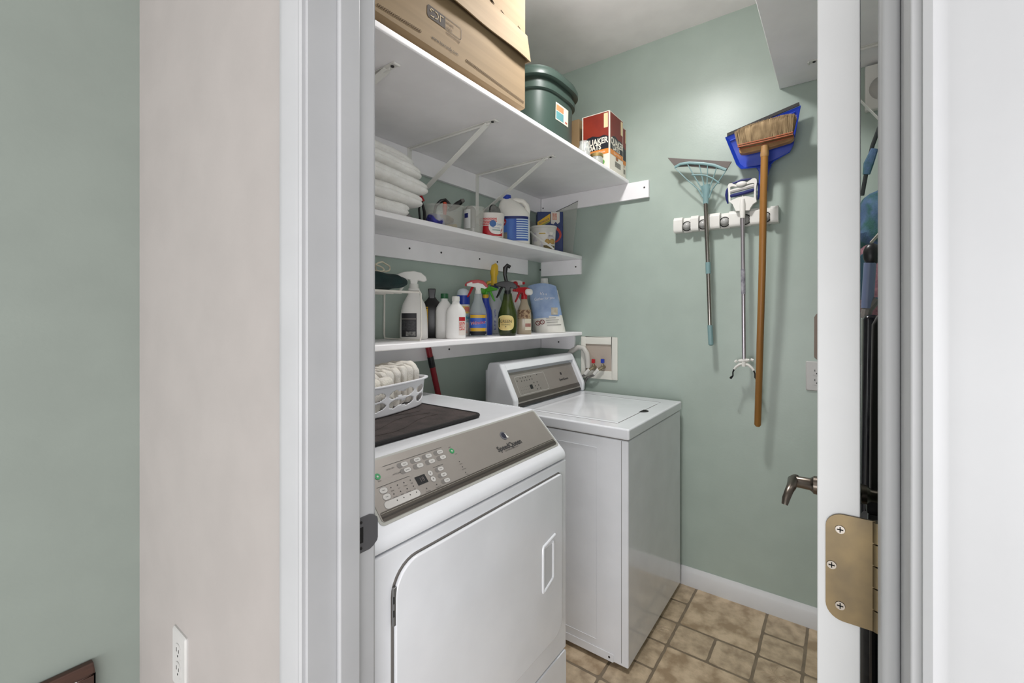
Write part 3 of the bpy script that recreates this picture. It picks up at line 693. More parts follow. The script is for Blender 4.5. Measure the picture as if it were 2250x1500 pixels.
# dustpan
t=thing('dustpan','royal blue plastic dustpan hanging behind the broom head','dustpan',(2.2,.27,1.83))
x=2.205
dpm=mat('royal_blue_plastic',(40,72,190),.32)
inn=[(.405,2.095),(.140,2.158),(.162,2.010),(.176,1.988),(.235,1.966),(.262,1.958),(.300,1.956),(.345,1.958),(.362,1.975)]
out=[(.422,2.106),(.133,2.171),(.157,2.010),(.171,1.981),(.227,1.956),(.247,1.935),(.300,1.942),(.354,1.946),(.373,1.970)]
g=G(); th=.003
back=[g.v((x+.012,y,z)) for y,z in inn]; bf=[g.v((x+.009,y,z)) for y,z in inn]
rimF=[g.v((x-.020 if i>1 else x+.000,y,z)) for i,(y,z) in enumerate(out)]; rimB=[g.v((x-.018 if i>1 else x+.004,y+(.004 if y>.27 else -.004)*0,z-.003)) for i,(y,z) in enumerate(out)]
g.f(bf); g.f(back)
n=len(inn)
for i in range(n):
    j=(i+1)%n
    if i==0: g.f([bf[0],bf[1],rimF[1],rimF[0]]); g.f([back[0],back[1],rimB[1],rimB[0]]); g.f([rimF[0],rimF[1],rimB[1],rimB[0]]); continue
    g.f([bf[i],bf[j],rimF[j],rimF[i]]); g.f([back[i],back[j],rimB[j],rimB[i]]); g.f([rimF[i],rimF[j],rimB[j],rimB[i]])
obj('pan', g, dpm, t, world=True, smooth=45)
g=G(); g.box(0,0.0001,0,0.0001,0,0.0001); g=G()
for (a,b) in (((.412,2.080),(.150,2.142)),): g.tube([(x+.004,a[0]-.01,a[1]+.006),(x+.004,b[0]+.004,b[1]+.008)],.004,8)
obj('fold_ridge', g, dpm, t, world=True)
g=G(); g.prism([(.3060,1.950),(.2380,1.944),(.2470,1.925),(.2540,1.895),(.2535,1.838),(.2600,1.829),(.2810,1.829),(.2870,1.838),(.2875,1.925),(.296,1.942)],(x-.004,0,0),(0,1,0),(0,0,1),.016)
obj('handle', g, dpm, t, world=True, bev=.003)
g=G(); g.prism([(.414,2.122),(.139,2.186),(.137,2.173),(.414,2.108)],(x-.002,0,0),(0,1,0),(0,0,1),.007); obj('rubber_lip', g, mat('dark_rubber',(60,58,58),.7), t, world=True)
# broom
t=thing('broom','broom with straw coloured bristles and long wooden handle, hung head up','broom',(2.15,.27,1.73))
brw=mat('honey_wood',(170,122,58),.4,rgb2=(146,100,46),scale=10,stretch=(1,1,.08))
brw2=mat('worn_pine_block',(180,140,90),.5,rgb2=(150,108,66),scale=14)
x=2.150
g=G(); g.prism([(.360,2.022),(.357,2.008),(.340,2.004),(.245,2.008),(.168,2.018),(.156,2.026),(.154,2.040),(.357,2.034)],(x+.016,0,0),(0,1,0),(0,0,1),.034); 
hd=obj('head_block', g, brw2, t, world=True, bev=.004, seg=3)
for dz in (0,.0085):
    g=G(); g.tube([(x-.0185,.358,2.0255+dz),(x-.0185,.255,2.0275+dz),(x-.0185,.155,2.0325+dz)],.0028,8); g.tube([(x+.0165,.358,2.0255+dz),(x+.0165,.155,2.0325+dz)],.0028,8); obj('painted_band', g, mat('worn_red_paint',(186,96,60),.5,rgb2=(150,90,60),scale=40), hd, world=True)
bm_=mat('straw_bristle',(166,142,106),.8,rgb2=(124,102,72),scale=60,stretch=(1,1,.15))
g=blob(x,.258,2.072,.026,.108,.042,.55,amp=.004,fr=60,nu=60,nv=24,fn=lambda p: Vector((p.x*(1+.25*p.z),p.y*(1.0+.035*p.z),p.z)))
bmsh=bmesh.ops
for v in g.b.verts:     # head is tilted: right end higher
    v.co.z+= (.258-v.co.y)*.085
br=obj('bristle_core', g, bm_, hd, world=True)
g=G()
for i in range(2600):
    y=.258+random.uniform(-1,1)*.100; xx=x+random.uniform(-1,1)*.021; z0=2.034+(.258-y)*.04
    ly=(y-.258)*.10+random.gauss(0,.0025); lx=(xx-x)*.35+random.gauss(0,.002); L=.079-abs((y-.258)/.108)**4*.016+random.gauss(0,.0010)+(.258-y)*.05
    r=.0007; a=Vector((xx,y,z0)); b=a+Vector((lx,ly,L)); m_=a*.5+b*.5+Vector((random.gauss(0,.0012),random.gauss(0,.0012),0))
    for p,q in ((a,m_),(m_,b)):
        v=[g.v(p+Vector((0,-r,0))),g.v(p+Vector((0,r,0))),g.v(q+Vector((0,r,0))),g.v(q+Vector((0,-r,0)))]; g.f(v)
bb=g.b; me=bpy.data.meshes.new('bristles'); bb.to_mesh(me); bb.free(); me.materials.append(bm_)
o=bpy.data.objects.new('bristles',me); C.objects.link(o); o.parent=hd; o.matrix_parent_inverse=MW[hd.name].inverted(); o['kind']='stuff'
g=G(); g.tube([(x-.004,.2575,2.012),(x-.004,.2580,1.975),(x-.004,.2585,1.966)],[.0135,.0165,.0145],16); obj('ferrule', g, brw2, t, world=True)
g=G(); g.tube([(x-.004,.2583,1.970),(x-.004,.262,1.80),(x-.002,.2675,1.476),(x+.012,.286,.830),(x+.012,.2862,.822)],[.0142,.0140,.0138,.0132,.008],16); obj('handle', g, brw, t, world=True)
def lean(root, z0, z1, dx):
    """tilt a hanging tool away from the wall: full dx at height z1, nothing at z0"""
    for o in bpy.data.objects:
        r=o
        while r.parent is not None: r=r.parent
        if r is root and o.type=='MESH':
            for v in o.data.vertices:
                k=(v.co.x-dx*max(0,min(1.25,(v.co.z-z0)/(z1-z0))))/v.co.x
                v.co.x*=k; v.co.y*=k; v.co.z=CAMZ+(v.co.z-CAMZ)*k
lean(bpy.data.objects['dustpan'],1.80,2.15,.042)
lean(bpy.data.objects['broom'],.80,2.06,.055)
lean(bpy.data.objects['window_squeegee'],1.70,2.00,.012)
# small brown board above the outlet, mostly behind the door
g=G(); g.prism([(.0885,1.125),(.088,1.29),(.080,1.305),(.03,1.305),(.02,1.29),(.02,1.12),(.078,1.115)],(XE-.004,0,0),(0,1,0),(0,0,1),.010)
t=thing('wall_board','narrow grey-brown board on the end wall, above the outlet','board',(XE,.08,1.2)); obj('board', g, mat('grey_brown_board',(132,118,108),.6), t, world=True, bev=.002)
# ================================================================== WASHER SUPPLY BOX AND HOSES
t=thing('supply_box','white recessed washer supply box with red and blue valves','supply box',(XE,1.056,1.07))
g=G()
for a,b,c,d in ((.949,.982,.953,1.180),(1.136,1.164,.953,1.180),(.982,1.136,1.140,1.180),(.982,1.136,.953,.998)): g.box(XE-.008,XE-.0005,a,b,c,d)
obj('frame', g, plw2, t, world=True, bev=.002)
g=G(); g.box(XE-.0015,XE-.0005,.980,1.138,.996,1.142); obj('back_panel', g, mat('beige_box_inside',(176,164,152),.6), t, world=True)
brs=mat('dull_brass_valve',(150,140,116),.4,.7)
for yy,m_,zz in ((1.080,red,1.030),(1.026,blue,1.034)):
    g=G(); g.tube([(XE-.002,yy,zz-.014),(XE-.028,yy,zz-.014)],.009,12); g.tube([(XE-.022,yy,zz-.026),(XE-.022,yy,zz+.004)],.006,10); g.tube([(XE-.022,yy,zz-.014),(XE-.030,yy+.022,zz-.030)],.008,12); vb=obj('valve_body', g, brs, t, world=True)
    g=G(); g.prism(rrect(-.009,.009,-.010,.012,.003,3),(XE-.030,yy,zz+.018),(0,1,0),(0,0,1),.012); obj('valve_handle', g, m_, vb, world=True, bev=.002)
t=thing('drain_hose','thick pale grey drain hose looping into the supply box','hose',(2.19,1.22,1.0))
hosem=mat('pale_grey_hose',(190,188,182),.45)
g=G(); g.tube([(2.2165,1.318,.90),(2.2165,1.300,.98),(2.2165,1.262,1.045),(2.2165,1.218,1.095),(2.2165,1.175,1.120),(2.216,1.142,1.116),(2.215,1.122,1.090),(2.214,1.115,1.050),(2.214,1.114,1.010)],.0145,14); obj('hose', g, hosem, t, world=True)
for k,(lab,yy,zz,yb,m_,lm) in enumerate((('braided steel hose with a white tag from the red valve',1.102,1.000,1.185,steel,plw),('braided steel hose with a white collar from the blue valve',1.048,1.004,1.130,steel,plw))):
    t=thing('supply_hose',lab,'hose',(2.2,yb,.9),group=None)
    g=G(); g.tube([(2.198,yy,zz),(2.203,yy+.03,zz-.032),(2.214,yb-.01,.955),(2.217,yb+.02,.90),(2.217,yb+.035,.85)],.0062,10); obj('hose', g, mat('braided_steel',(150,148,146),.35,.6,rgb2=(110,108,106),scale=300), t, world=True)
    g=G(); g.tube([(2.198,yy-.002,zz+.004),(2.202,yy+.024,zz-.024)],.0085,10); obj('collar_tag', g, lm, t, world=True)
# ================================================================== TOP SHELF
ZT=2.0005
card=mat('corrugated_cardboard',(139,118,88),.8,rgb2=(130,109,80),scale=3,stretch=(.3,1,14))
cardd=mat('printed_brown',(60,50,42),.8)
cardp=mat('print_brown_line',(86,66,44),.8)
t=thing('cardboard_box','large printed cardboard box with overlapping lid on the top shelf','box',(.9,1.15,ZT))
g=G(); BX0,BX1,BY0,BY1=.52,1.298,.900,1.405
g.prism([(BY0+.060,ZT),(BY1,ZT),(BY1,2.2),(BY0,2.2),(BY0,ZT+.031),(BY0+.004,ZT+.0285),(BY0+.060,ZT+.024)],(BX0,0,0),(0,1,0),(0,0,1),BX1-BX0)
bx=obj('body', g, card, t, world=True)
g=G(); g.prism([(BX0,2.196),(BX1+.003,2.196),(BX1+.003,2.53),(BX0,2.53)],(0,BY0+.001,0),(1,0,0),(0,0,1),-(BY1-BY0-.002)); obj('inner_top', g, card, t, world=True)
# lid band: leans outwards at its lower edge, wavy
g=G()
def lidp(u,v):
    xx=BX0+(BX1+.010-BX0)*u; return (xx, BY0-.004-.014*(1-v)+.003*math.sin(xx*19)*(1-v), 2.192+.004*math.sin(xx*7)+.098*v)
def lidp2(u,v): a=lidp(u,v); return (a[0],a[1]+.004,a[2])
A=g.grid(lidp,40,4); B=g.grid(lidp2,40,4)
for P_ in ([(A[i][0],A[i+1][0],B[i+1][0],B[i][0]) for i in range(40)],[(A[i][-1],A[i+1][-1],B[i+1][-1],B[i][-1]) for i in range(40)]):
    for q in P_: g.f(list(q))
for e in (0,-1):
    for j in range(4): g.f([A[e][j],A[e][j+1],B[e][j+1],B[e][j]])
obj('lid_flap', g, card, t, world=True)
g=G(); g.prism([(BY0-.018,2.192),(BY0-.004,2.29),(BY0+.1,2.29),(BY0+.1,2.20)],(BX1+.004,0,0),(0,1,0),(0,0,1),.005); obj('lid_side', g, card, t, world=True)
PB=plane((0,BY0,0),(1,0,0),(0,0,1),.0008)
def prt(poly,m,name='print',th=.0003): 
    g=G(); g.prism(poly,PB(0,0),(1,0,0),(0,0,1),th); return obj(name,g,m,bx,world=True)
def on_box(u,v):    # where a point of the printed face lies
    r=(u-1125)/979.56; c,s=math.cos(math.radians(36.39)),math.sin(math.radians(36.39))
    d=(c+r*s, s-r*c, (691.5-v)/979.56); k=BY0/d[1]; return (d[0]*k, CAMZ+d[2]*k)
lx0,lz0=on_box(938,35); lx1,lz1=on_box(978,61); lx2,_=on_box(1013,88); _,ltop=on_box(938,7)
prt([(lx0,lz0+.006),(lx0+.005,lz0),(lx1,lz0),(lx1,ltop),(lx0+.005,ltop),(lx0,ltop-.006)],cardd,'logo_block')
outline(plane((0,BY0,0),(1,0,0),(0,0,1),.0012),lx1-.004,lx2,lz0,ltop,.006,.0014,cardd,bx,'logo_frame')
lw=(lx1-lx0); lh=ltop-lz0; cy_=(lz0+ltop)/2
g=G(); PB2=plane((0,BY0,0),(1,0,0),(0,0,1),.0014)
def stroke(pts,r=.0013):
    g.tube([PB2(*p) for p in pts],r,6,flat=1)
s0=lx0+lw*.17; stroke([(s0+.012,cy_+lh*.26),(s0+.003,cy_+lh*.28),(s0-.001,cy_+lh*.16),(s0+.003,cy_+lh*.05)]); stroke([(s0,cy_-lh*.28),(s0+.010,cy_-lh*.28),(s0+.013,cy_-lh*.20)])
s1=lx0+lw*.42; stroke([(s1,cy_+lh*.28),(s1+.008,cy_+lh*.24),(s1+.012,cy_+lh*.04),(s1+.009,cy_-lh*.20),(s1,cy_-lh*.27)])
s2=lx0+lw*.70; stroke([(s2+.013,cy_+lh*.27),(s2,cy_+lh*.27),(s2,cy_-lh*.25)])
obj('logo_letters', g, mat('pale_card_line',(208,190,158),.8), bx, world=True)
for i,s_ in enumerate(('smart','style','technology')):
    lettering(s_,.0135,lambda a,b,h,i=i: PB2(lx1+.004+a,ltop-.012-.0145*i+b),cardp,bx,world=True,align='LEFT',squash=.95)
ux,uz=on_box(978,102); lettering('www.texrundy.com',.0165,lambda a,b,h: PB2(ux+a,uz+.001+b),cardd,bx,world=True,squash=.80)
for (u0,v0),(u1,v1),per in (((828,10),(925,70),.013),((1023,132),(1150,225),.011)):
    g=G(); a=on_box(u0,v0); b=on_box(u1,v1); n_=int((b[0]-a[0])/per)*8
    for ph in (0,PI):
        g.tube([PB2(a[0]+(b[0]-a[0])*i/n_, a[1]+(b[1]-a[1])*i/n_+.0035*math.sin(i*PI/4+ph)) for i in range(n_+1)],.0006,4)
    obj('printed_chain', g, cardp, bx, world=True)
for (u,v) in ((1080,1),(1107,34),(1144,68)):
    xx,zz=on_box(u,v); g=G(); g.tube([(xx-.016,BY0-.0005,zz+.010),(xx,BY0-.0015,zz),(xx+.014,BY0-.0005,zz-.004)],[.0008,.0026,.0008],8,flat=.6); obj('fold_slot', g, cardd, t, world=True)
# green tote
t=thing('storage_tote','dark green plastic storage tote with lid on the top shelf','storage tote',(1.72,1.2,ZT))
tot=mat('forest_green_plastic',(56,72,65),.40)
L=Lathe([(.94,0),(.95,.006),(.965,.20),(.975,.262),(1.03,.264),(1.035,.285),(.985,.288),(.99,.315)],.187,.19,3.3)
g=L.mesh(seg=64)
tb=obj('tub', g, tot, t, label='dark green tub with rounded corners', smooth=50)
L2=Lathe([(1.05,.312),(1.10,.314),(1.105,.332),(1.07,.340),(1.06,.352),(.97,.3545)],.187,.19,3.3)
obj('lid', L2.mesh(seg=64), tot, t, smooth=50)
t.location=(1.735,1.185,ZT); MW[t.name]=Matrix.Translation(t.location)
lb=L.label(-.055,.056,.155,.230,.0012,8,6); sl=obj('sticker', lb, mat('cream_sticker',(226,220,200),.5), t)
obj('sticker_orange', L.label(-.050,.012,.198,.222,.0018,5,4), mat('sticker_orange',(222,140,96),.5), sl)
obj('sticker_teal', L.label(-.050,.012,.160,.194,.0018,5,4), mat('sticker_teal',(96,150,154),.5), sl)
obj('sticker_mark', L.label(.026,.046,.163,.171,.0018,3,2), mat('sticker_red',(180,90,80),.5), sl)
# oats boxes
ored=mat('brick_red_print',(150,52,30),.5,rgb2=(112,32,22),scale=4); obk=mat('blue_black_print',(26,28,36),.5); oor=mat('orange_print',(214,132,54),.5); owh=mat('white_carton',(228,222,208),.55); ocr=mat('cream_print',(226,206,160),.55)
def oats(name,label,x0,x1,y0,y1,h,txt=True):
    t=thing(name,label,'food box',((x0+x1)/2,(y0+y1)/2,ZT),group=None)
    o_=obj('carton', G().box(x0,x1,y0,y1,ZT,ZT+h), owh, t, world=True, bev=.0015)
    for face in ('side','front'):
        if face=='side': P=lambda off: plane((x0,y1,ZT),(0,-1,0),(0,0,1),off); W_=y1-y0
        else: P=lambda off: plane((x0,y0,ZT),(1,0,0),(0,0,1),off); W_=x1-x0
        def pp(poly,m,off,nm='print'):
            g=G(); p=P(off); g.f([g.v(p(a*W_,b*h)) for a,b in poly]); return obj(nm,g,m,o_,world=True)
        pp([(.05,.46),(.965,.46),(.965,.985),(.05,.985)],ored,.0004); pp([(.05,.36),(.965,.36),(.965,.56),(.80,.60),(.62,.585),(.40,.62),(.22,.60),(.05,.54)],obk,.0008)
        pp([(.05,.275),(.965,.275),(.965,.36),(.05,.36)],oor,.0008)
        pp([(.80,.72),(.94,.72),(.94,.965),(.80,.965)],ocr,.0009,'panel')
        if txt:
            for s_,yy,sz,xx in (('QUAKER',.505,.050,.52),('OATS',.408,.044,.46)):
                lettering(s_,sz*W_/.15*.80,lambda a,b,hh,yy=yy,xx=xx,p=P(.0012): p(xx*W_+a,yy*h+b),owh,o_,world=True,squash=.80 if face=='side' else .86,bold=.0012)
            lettering('Quick 1-Minute',.014,lambda a,b,hh,p=P(.0012): p(.55*W_+a,.318*h+b),owh,o_,world=True)
        if face=='side':
            for (cx,cy,r,m_) in ((.62,.20,.085,red),(.74,.14,.085,greenp),(.56,.12,.05,mat('leaf_green',(90,130,60),.5))):
                pp([(cx+r*math.cos(k*PI/8),cy+r*.55*math.sin(k*PI/8)) for k in range(16)],m_,.0009,'fruit_print')
        else:
            pp([(.38,.10),(.80,.10),(.80,.19),(.38,.19)],mat('nutrition_grey',(150,146,136),.6,rgb2=(90,88,84),scale=220),.0006,'table_print')
            pp([(.52+.09*math.cos(k*PI/8),.245+.035*math.sin(k*PI/8)) for k in range(16)],mat('nut_brown',(150,100,70),.6),.0009,'nut_print')
    return t
oats('oats_box','red, black and orange oats box standing at the right end of the top shelf',2.000,2.165,.892,1.040,.283)
oats('oats_box','second oats box half hidden at the very end of the top shelf',2.170,2.220,.900,1.045,.262,False)
t=thing('brown_carton','brown carton edge showing between the green tote and the oats box','box',(2.09,1.15,ZT))
obj('carton', G().box(2.035,2.20,1.075,1.22,ZT,ZT+.30), mat('brown_carton',(150,124,88),.7), t, world=True, bev=.002)
glass=mat('clear_glass',(225,230,226),.06,alpha=.34); gold=mat('brushed_gold_lid',(198,172,112),.3,.8)
t=thing('glass_jar','tall clear glass jar of glittery beads behind the gold lidded jar','jar',(1.885,.968,ZT))
obj('jar', Lathe([(.026,0),(.029,.004),(.029,.080),(.022,.095),(.022,.108),(.024,.110)]).mesh(24), glass, t)
obj('contents', blob(0,0,.036,.026,.026,.033,.7,amp=.004,fr=140), mat('silver_glitter',(190,186,176),.25,.8,rgb2=(96,90,84),scale=160), t)
t=thing('glass_jar','short glass jar with a gold lid at the shelf edge by the oats','jar',(1.950,.935,ZT))
obj('jar', Lathe([(.028,0),(.031,.004),(.031,.042),(.027,.050)]).mesh(24), glass, t)
obj('lid', Lathe([(.0305,.048),(.031,.050),(.031,.062),(.028,.064)]).mesh(24), gold, t)
obj('contents', blob(0,0,.022,.027,.027,.020,.6), mat('olive_contents',(110,112,90),.6), t)
# ================================================================== BOTTLES AND SPRAYERS
def sprayer(par, z, head, trig, s=1.0, sgn=-1, noz=None, ang=0, cap=None, y0=0, x0=0):
    """trigger head on top of a bottle neck, nozzle towards sgn*x"""
    ca,sa=math.cos(ang),math.sin(ang)
    def P(x,y,zz): x*=sgn*s; y*=s; return (x0+x*ca-y*sa, y0+x*sa+y*ca, z+zz*s)
    g=G(); g.cyl(P(0,0,0),P(0,0,.016),.0145*s,.0135*s,20); obj('collar', g, cap or head, par)
    hd=[(.050,.034),(.050,.044),(.030,.052),(.0,.055),(-.022,.050),(-.036,.038),(-.040,.026),(-.030,.022),(-.012,.026),(-.010,.014),(.010,.014),(.012,.028),(.030,.031)]
    g=G(); A=[g.v(P(a,-.011,b)) for a,b in hd]; B=[g.v(P(a,.011,b)) for a,b in hd]
    g.f(A); g.f(list(reversed(B)))
    for i in range(len(hd)): j=(i+1)%len(hd); g.f([A[i],A[j],B[j],B[i]])
    h=obj('spray_head', g, head, par, bev=.003*s, seg=3)
    g=G(); g.tube([P(.022,0,.032),P(.030,0,.018),(P(.036,0,.004)),P(.046,0,-.014)],[.0055*s,.0055*s,.005*s,.0035*s],8); obj('trigger', g, trig, h)
    g=G(); g.cyl(P(.049,0,.039),P(.057,0,.039),.0062*s,.0055*s,10); obj('nozzle', g, noz or trig, h)
    return h
def at(x,y,z): return (x,y,z)
ZL=1.2065; ZM=1.6285
def bthing(name,label,cat,x,y,z,rz=None,drz=0,group=None):
    return thing(name,label,cat,(x,y,z),(face_rz(x,y) if rz is None else rz)+drz,group)
def scalep(p,r,h): return [(a*r,b*h) for a,b in p]
# wire rack
t=thing('wire_shelf_riser','white coated wire shelf riser at the left end of the lowest shelf','wire rack',(.9,1.3,ZL))
wirem=mat('white_coated_wire',(224,220,212),.35)
for k in range(5):
    y=1.205+k*.047
    g=G(); g.tube([(.62,y,ZL+.173),(1.078,y,ZL+.173)],.0024 if 0<k<4 else .0034,8); obj('top_wire', g, wirem, t, world=True)
for xx in (.64,1.080):
    g=G(); g.tube([(xx,1.20,ZL+.004),(xx,1.195,ZL+.02),(xx,1.197,ZL+.168),(xx,1.205,ZL+.178),(xx,1.393,ZL+.178),(xx,1.400,ZL+.168),(xx,1.402,ZL+.02),(xx,1.397,ZL+.004),(xx,1.30,ZL+.0035)],.0032,8,closed=True); obj('leg_frame', g, wirem, t, world=True)
# drawstring pouch on the rack
t=thing('drawstring_pouch','dark green cloth pouch with a cream drawstring on top of the wire rack','pouch',(.985,1.29,ZL+.18))
g=blob(.965,1.29,ZL+.2105,.110,.075,.030,.8,amp=.010,fr=30,fn=lambda p: Vector((p.x,p.y,p.z*(1-.25*p.x)))); obj('pouch_body', g, mat('dark_teal_cloth',(22,54,54),.8,rgb2=(12,32,34),scale=14,bump=.6,bscale=400), t, world=True)
g=G()
g.tube([(.965+.030*math.cos(a)*(1+.2*math.sin(3*a)),1.26+.012*math.sin(2*a),ZL+.258+.016*math.sin(a)) for a in [i*PI/10 for i in range(20)]],.0028,7,closed=True)
g.tube([(.935+.03*math.cos(a),1.255+.01*math.sin(a),ZL+.250+.012*math.sin(a)) for a in [i*PI/10 for i in range(20)]],.0026,7,closed=True)
obj('drawstring', g, mat('cream_cord',(214,206,184),.8), t, world=True)
# 1 white spray bottle, black label
hdpe=mat('white_bottle_plastic',(236,234,230),.4)
t=bthing('spray_bottle','white spray bottle with a black label beside the wire rack','spray bottle',1.160,1.325,ZL)
L=Lathe([(.93,0),(1,.004),(1.0,.03),(.97,.07),(.93,.105),(.80,.135),(.55,.160),(.42,.172),(.40,.195)],.053,.034,2.6)
bd=obj('bottle', L.mesh(36), hdpe, t)
lb=obj('label', L.label(-.046,.010,.010,.100,.0008,12,6), mat('black_label',(34,34,38),.5), bd)
obj('label_lines', L.label(-.044,.008,.076,.0805,.0014,8,1), greyb, lb); obj('label_print', L.label(-.030,.006,.014,.030,.0014,6,2), mat('label_grey',(150,150,146),.5,rgb2=(60,60,60),scale=90), lb); obj('label_text_block', L.label(-.042,.006,.036,.072,.0013,6,2), mat('fine_print',(66,66,68),.5,rgb2=(34,34,38),scale=400,stretch=(.3,1,1)), lb)
sprayer(t,.193,plw,plw,1.25,-1)
# 2 black bottle with yellow shoulder label
t=bthing('cleaner_bottle','black bottle with a flip top and a yellow label, right of the white spray bottle','bottle',1.292,1.365,ZL)
L=Lathe([(.95,0),(1,.004),(1.0,.110),(.97,.122),(.80,.136),(.42,.156),(.28,.166)],.052,.03,2.6)
bd=obj('bottle', L.mesh(36), blackp, t); obj('label', L.label(-.050,-.016,.030,.126,.0008,8,5), yellow, bd); obj('label_side', L.label(.022,.050,.02,.105,.0008,8,5), mat('cream_label',(214,204,160),.5,rgb2=(120,116,150),scale=60), bd)
g=G(); g.prism([(-.012,.160),(.012,.160),(.016,.202),(-.016,.202)],(0,.010,0),(1,0,0),(0,0,1),.020); obj('flip_cap', g, blackp, t, bev=.003)
# 3,4 two white bottles
for (nm,lab,x,y,cap,rl) in (('peroxide_bottle','plain white oval bottle with a dark green cap',1.285,1.285,mat('dark_green_cap',(36,94,58),.4),False),('rubbing_alcohol_bottle','white oval bottle with a white cap and a red label at the shelf edge',1.275,1.213,plw,True)):
    t=bthing(nm,lab,'bottle',x,y,ZL)
    L=Lathe([(.93,0),(1,.005),(1.0,.098),(.93,.112),(.60,.130),(.38,.138),(.36,.146)],.0385 if rl else .0355,.026,2.5)
    k=1.0 if rl else 1.09
    L.p=[(a,b*k) for a,b in L.p]
    bd=obj('bottle', L.mesh(36), mat('milk_white_bottle',(236,235,232),.42), t)
    g=G(); zc=.146*k; g.cyl((0,0,zc),(0,0,zc+.020),.0155,.015,24); obj('cap', g, cap, t, bev=.0015)
    if rl:
        lb=obj('label', L.label(.012,.0365,.015,.085,.0008,6,6), mat('warm_white_label',(224,214,206),.5), bd)
        obj('label_red', L.label(.0125,.036,.070,.085,.0013,6,2), red, lb); obj('label_red', L.label(.0135,.035,.052,.066,.0013,6,2), mat('red_text_print',(196,60,56),.5,rgb2=(224,214,206),scale=220), lb); obj('label_red', L.label(.0135,.035,.034,.049,.0013,6,2), mat('red_text_print',(0,0,0)), lb)
# 5 round blue and white freshener
t=bthing('air_freshener','round topped white and blue canister with a colourful label, behind the white bottles','canister',1.478,1.360,ZL)
L=Lathe([(.96,0),(1,.004),(1,.135),(.98,.150)],.029,.029,2); bd=obj('canister', L.mesh(28), mat('white_canister',(226,224,218),.35), t)
obj('blue_band', Lathe([(1.01,.140),(1.02,.142),(1.02,.176),(1.0,.180)],.029,.029,2).mesh(28), blue, t)
obj('dome_cap', Lathe([(1.0,.180),(.98,.190),(.85,.202),(.5,.210),(.1,.212)],.029,.029,2).mesh(28), mat('pale_blue_white',(214,224,232),.3), t)
obj('label_swirl', L.label(-.024,.027,.100,.132,.0008,8,3), mat('yellow_label',(232,198,90),.5), bd); obj('label_coral', L.label(.006,.027,.108,.128,.0014,6,3), mat('coral_label',(222,128,108),.5), bd); obj('label_teal', L.label(.008,.028,.060,.100,.0010,6,3), mat('teal_label',(50,140,160),.5,rgb2=(226,224,218),scale=40), bd); obj('label_pink', L.label(-.006,.020,.012,.056,.0010,6,3), mat('pink_label',(224,176,160),.5,rgb2=(226,224,218),scale=50), bd)
# 6 windex
t=bthing('spray_bottle','clear and blue glass cleaner bottle with a red and white trigger','spray bottle',1.500,1.292,ZL)
clr=mat('clear_bottle',(196,206,208),.12,alpha=.55)
L=Lathe([(.93,0),(1,.005),(.98,.060),(.96,.095),(.86,.120),(.62,.145),(.46,.165),(.40,.190)],.040,.027,2.6)
bd=obj('bottle', L.mesh(36), clr, t)
obj('liquid', Lathe([(.90,.003),(.95,.006),(.93,.060),(.90,.098)],.040,.027,2.6).mesh(30), mat('blue_liquid',(52,84,168),.3), bd)
lb=obj('label', L.label(-.0375,.0375,.022,.096,.0008,14,6), mat('cobalt_label',(36,72,180),.45,rgb2=(60,110,200),scale=30), bd)
obj('label_yellow', L.label(-.034,.036,.080,.094,.0013,10,2), yellow, lb); obj('label_yellow', L.label(-.036,.036,.022,.036,.0013,10,2), yellow, lb); obj('label_base', L.label(-.037,.037,.004,.021,.0010,10,2), mat('near_black_blue',(16,20,36),.5), bd)
L.text('Windex',.0215,0,.059,mat('red_letter',(206,40,46),.5),lb,squash=.92,off=.0026,shear=.15,slope=.12)
L.text('Windex',.0218,-.0006,.0584,mat('white_letter',(236,236,236),.5),lb,squash=.95,off=.0018,shear=.15,slope=.12)
sprayer(t,.186,plw,red,1.02,-1,ang=.05)
g=G(); g.prism([(.052,.038),(.052,.050),(.030,.060),(.0,.063),(-.024,.058),(-.041,.042),(-.045,.028),(-.034,.030),(-.020,.044),(.0,.048),(.030,.043)],(0,.0125,.186),(-1,0,0),(0,0,1),-.025); obj('head_cover', g, red, t, bev=.002)
# 7 blue bottle with green trigger
t=bthing('spray_bottle','slim blue spray bottle with a bright green trigger and yellow collar','spray bottle',1.618,1.347,ZL)
L=Lathe([(.93,0),(1,.005),(1,.085),(.9,.115),(.62,.140),(.50,.160),(.48,.175)],.032,.026,2.6)
obj('bottle', L.mesh(32), blue, t); sprayer(t,.172,greenp,greenp,1.05,1,cap=yellow,ang=-.5)
g=blob(-.018,-.014,.212,.020,.013,.020,1,nu=20,nv=12); obj('green_knob', g, greenp, t)
# 8 tall translucent bottle with yellow nozzle
t=bthing('spray_bottle','tall translucent spray bottle with an upright yellow head and dark blue collar','spray bottle',1.728,1.384,ZL)
L=Lathe([(.93,0),(1,.005),(1,.110),(.99,.130),(.80,.160),(.50,.200),(.42,.225)],.045,.034,2.3)
bd=obj('bottle', L.mesh(32), mat('frosted_bottle',(200,204,208),.35,alpha=.8), t)
obj('scale_marks', L.label(.000,.010,.02,.12,.001,3,8), mat('blue_scale_print',(90,96,150),.5,rgb2=(190,194,204),scale=70), bd)
g=G(); g.cyl((0,0,.224),(0,0,.238),.023,.022,24); obj('collar', g, navy, t)
ytall=mat('ochre_plastic',(226,186,52),.4)
g=G(); g.tube([(0,0,.238),(0,0,.285),(.001,0,.300),(.004,0,.335),(.014,0,.343)],[.016,.015,.021,.017,.010],18); obj('spray_head', g, ytall, t, bev=.0)
g=G(); g.tube([(-.014,0,.255),(-.030,0,.252),(-.036,0,.240)],[.008,.009,.006],10); obj('trigger', g, ytall, t)
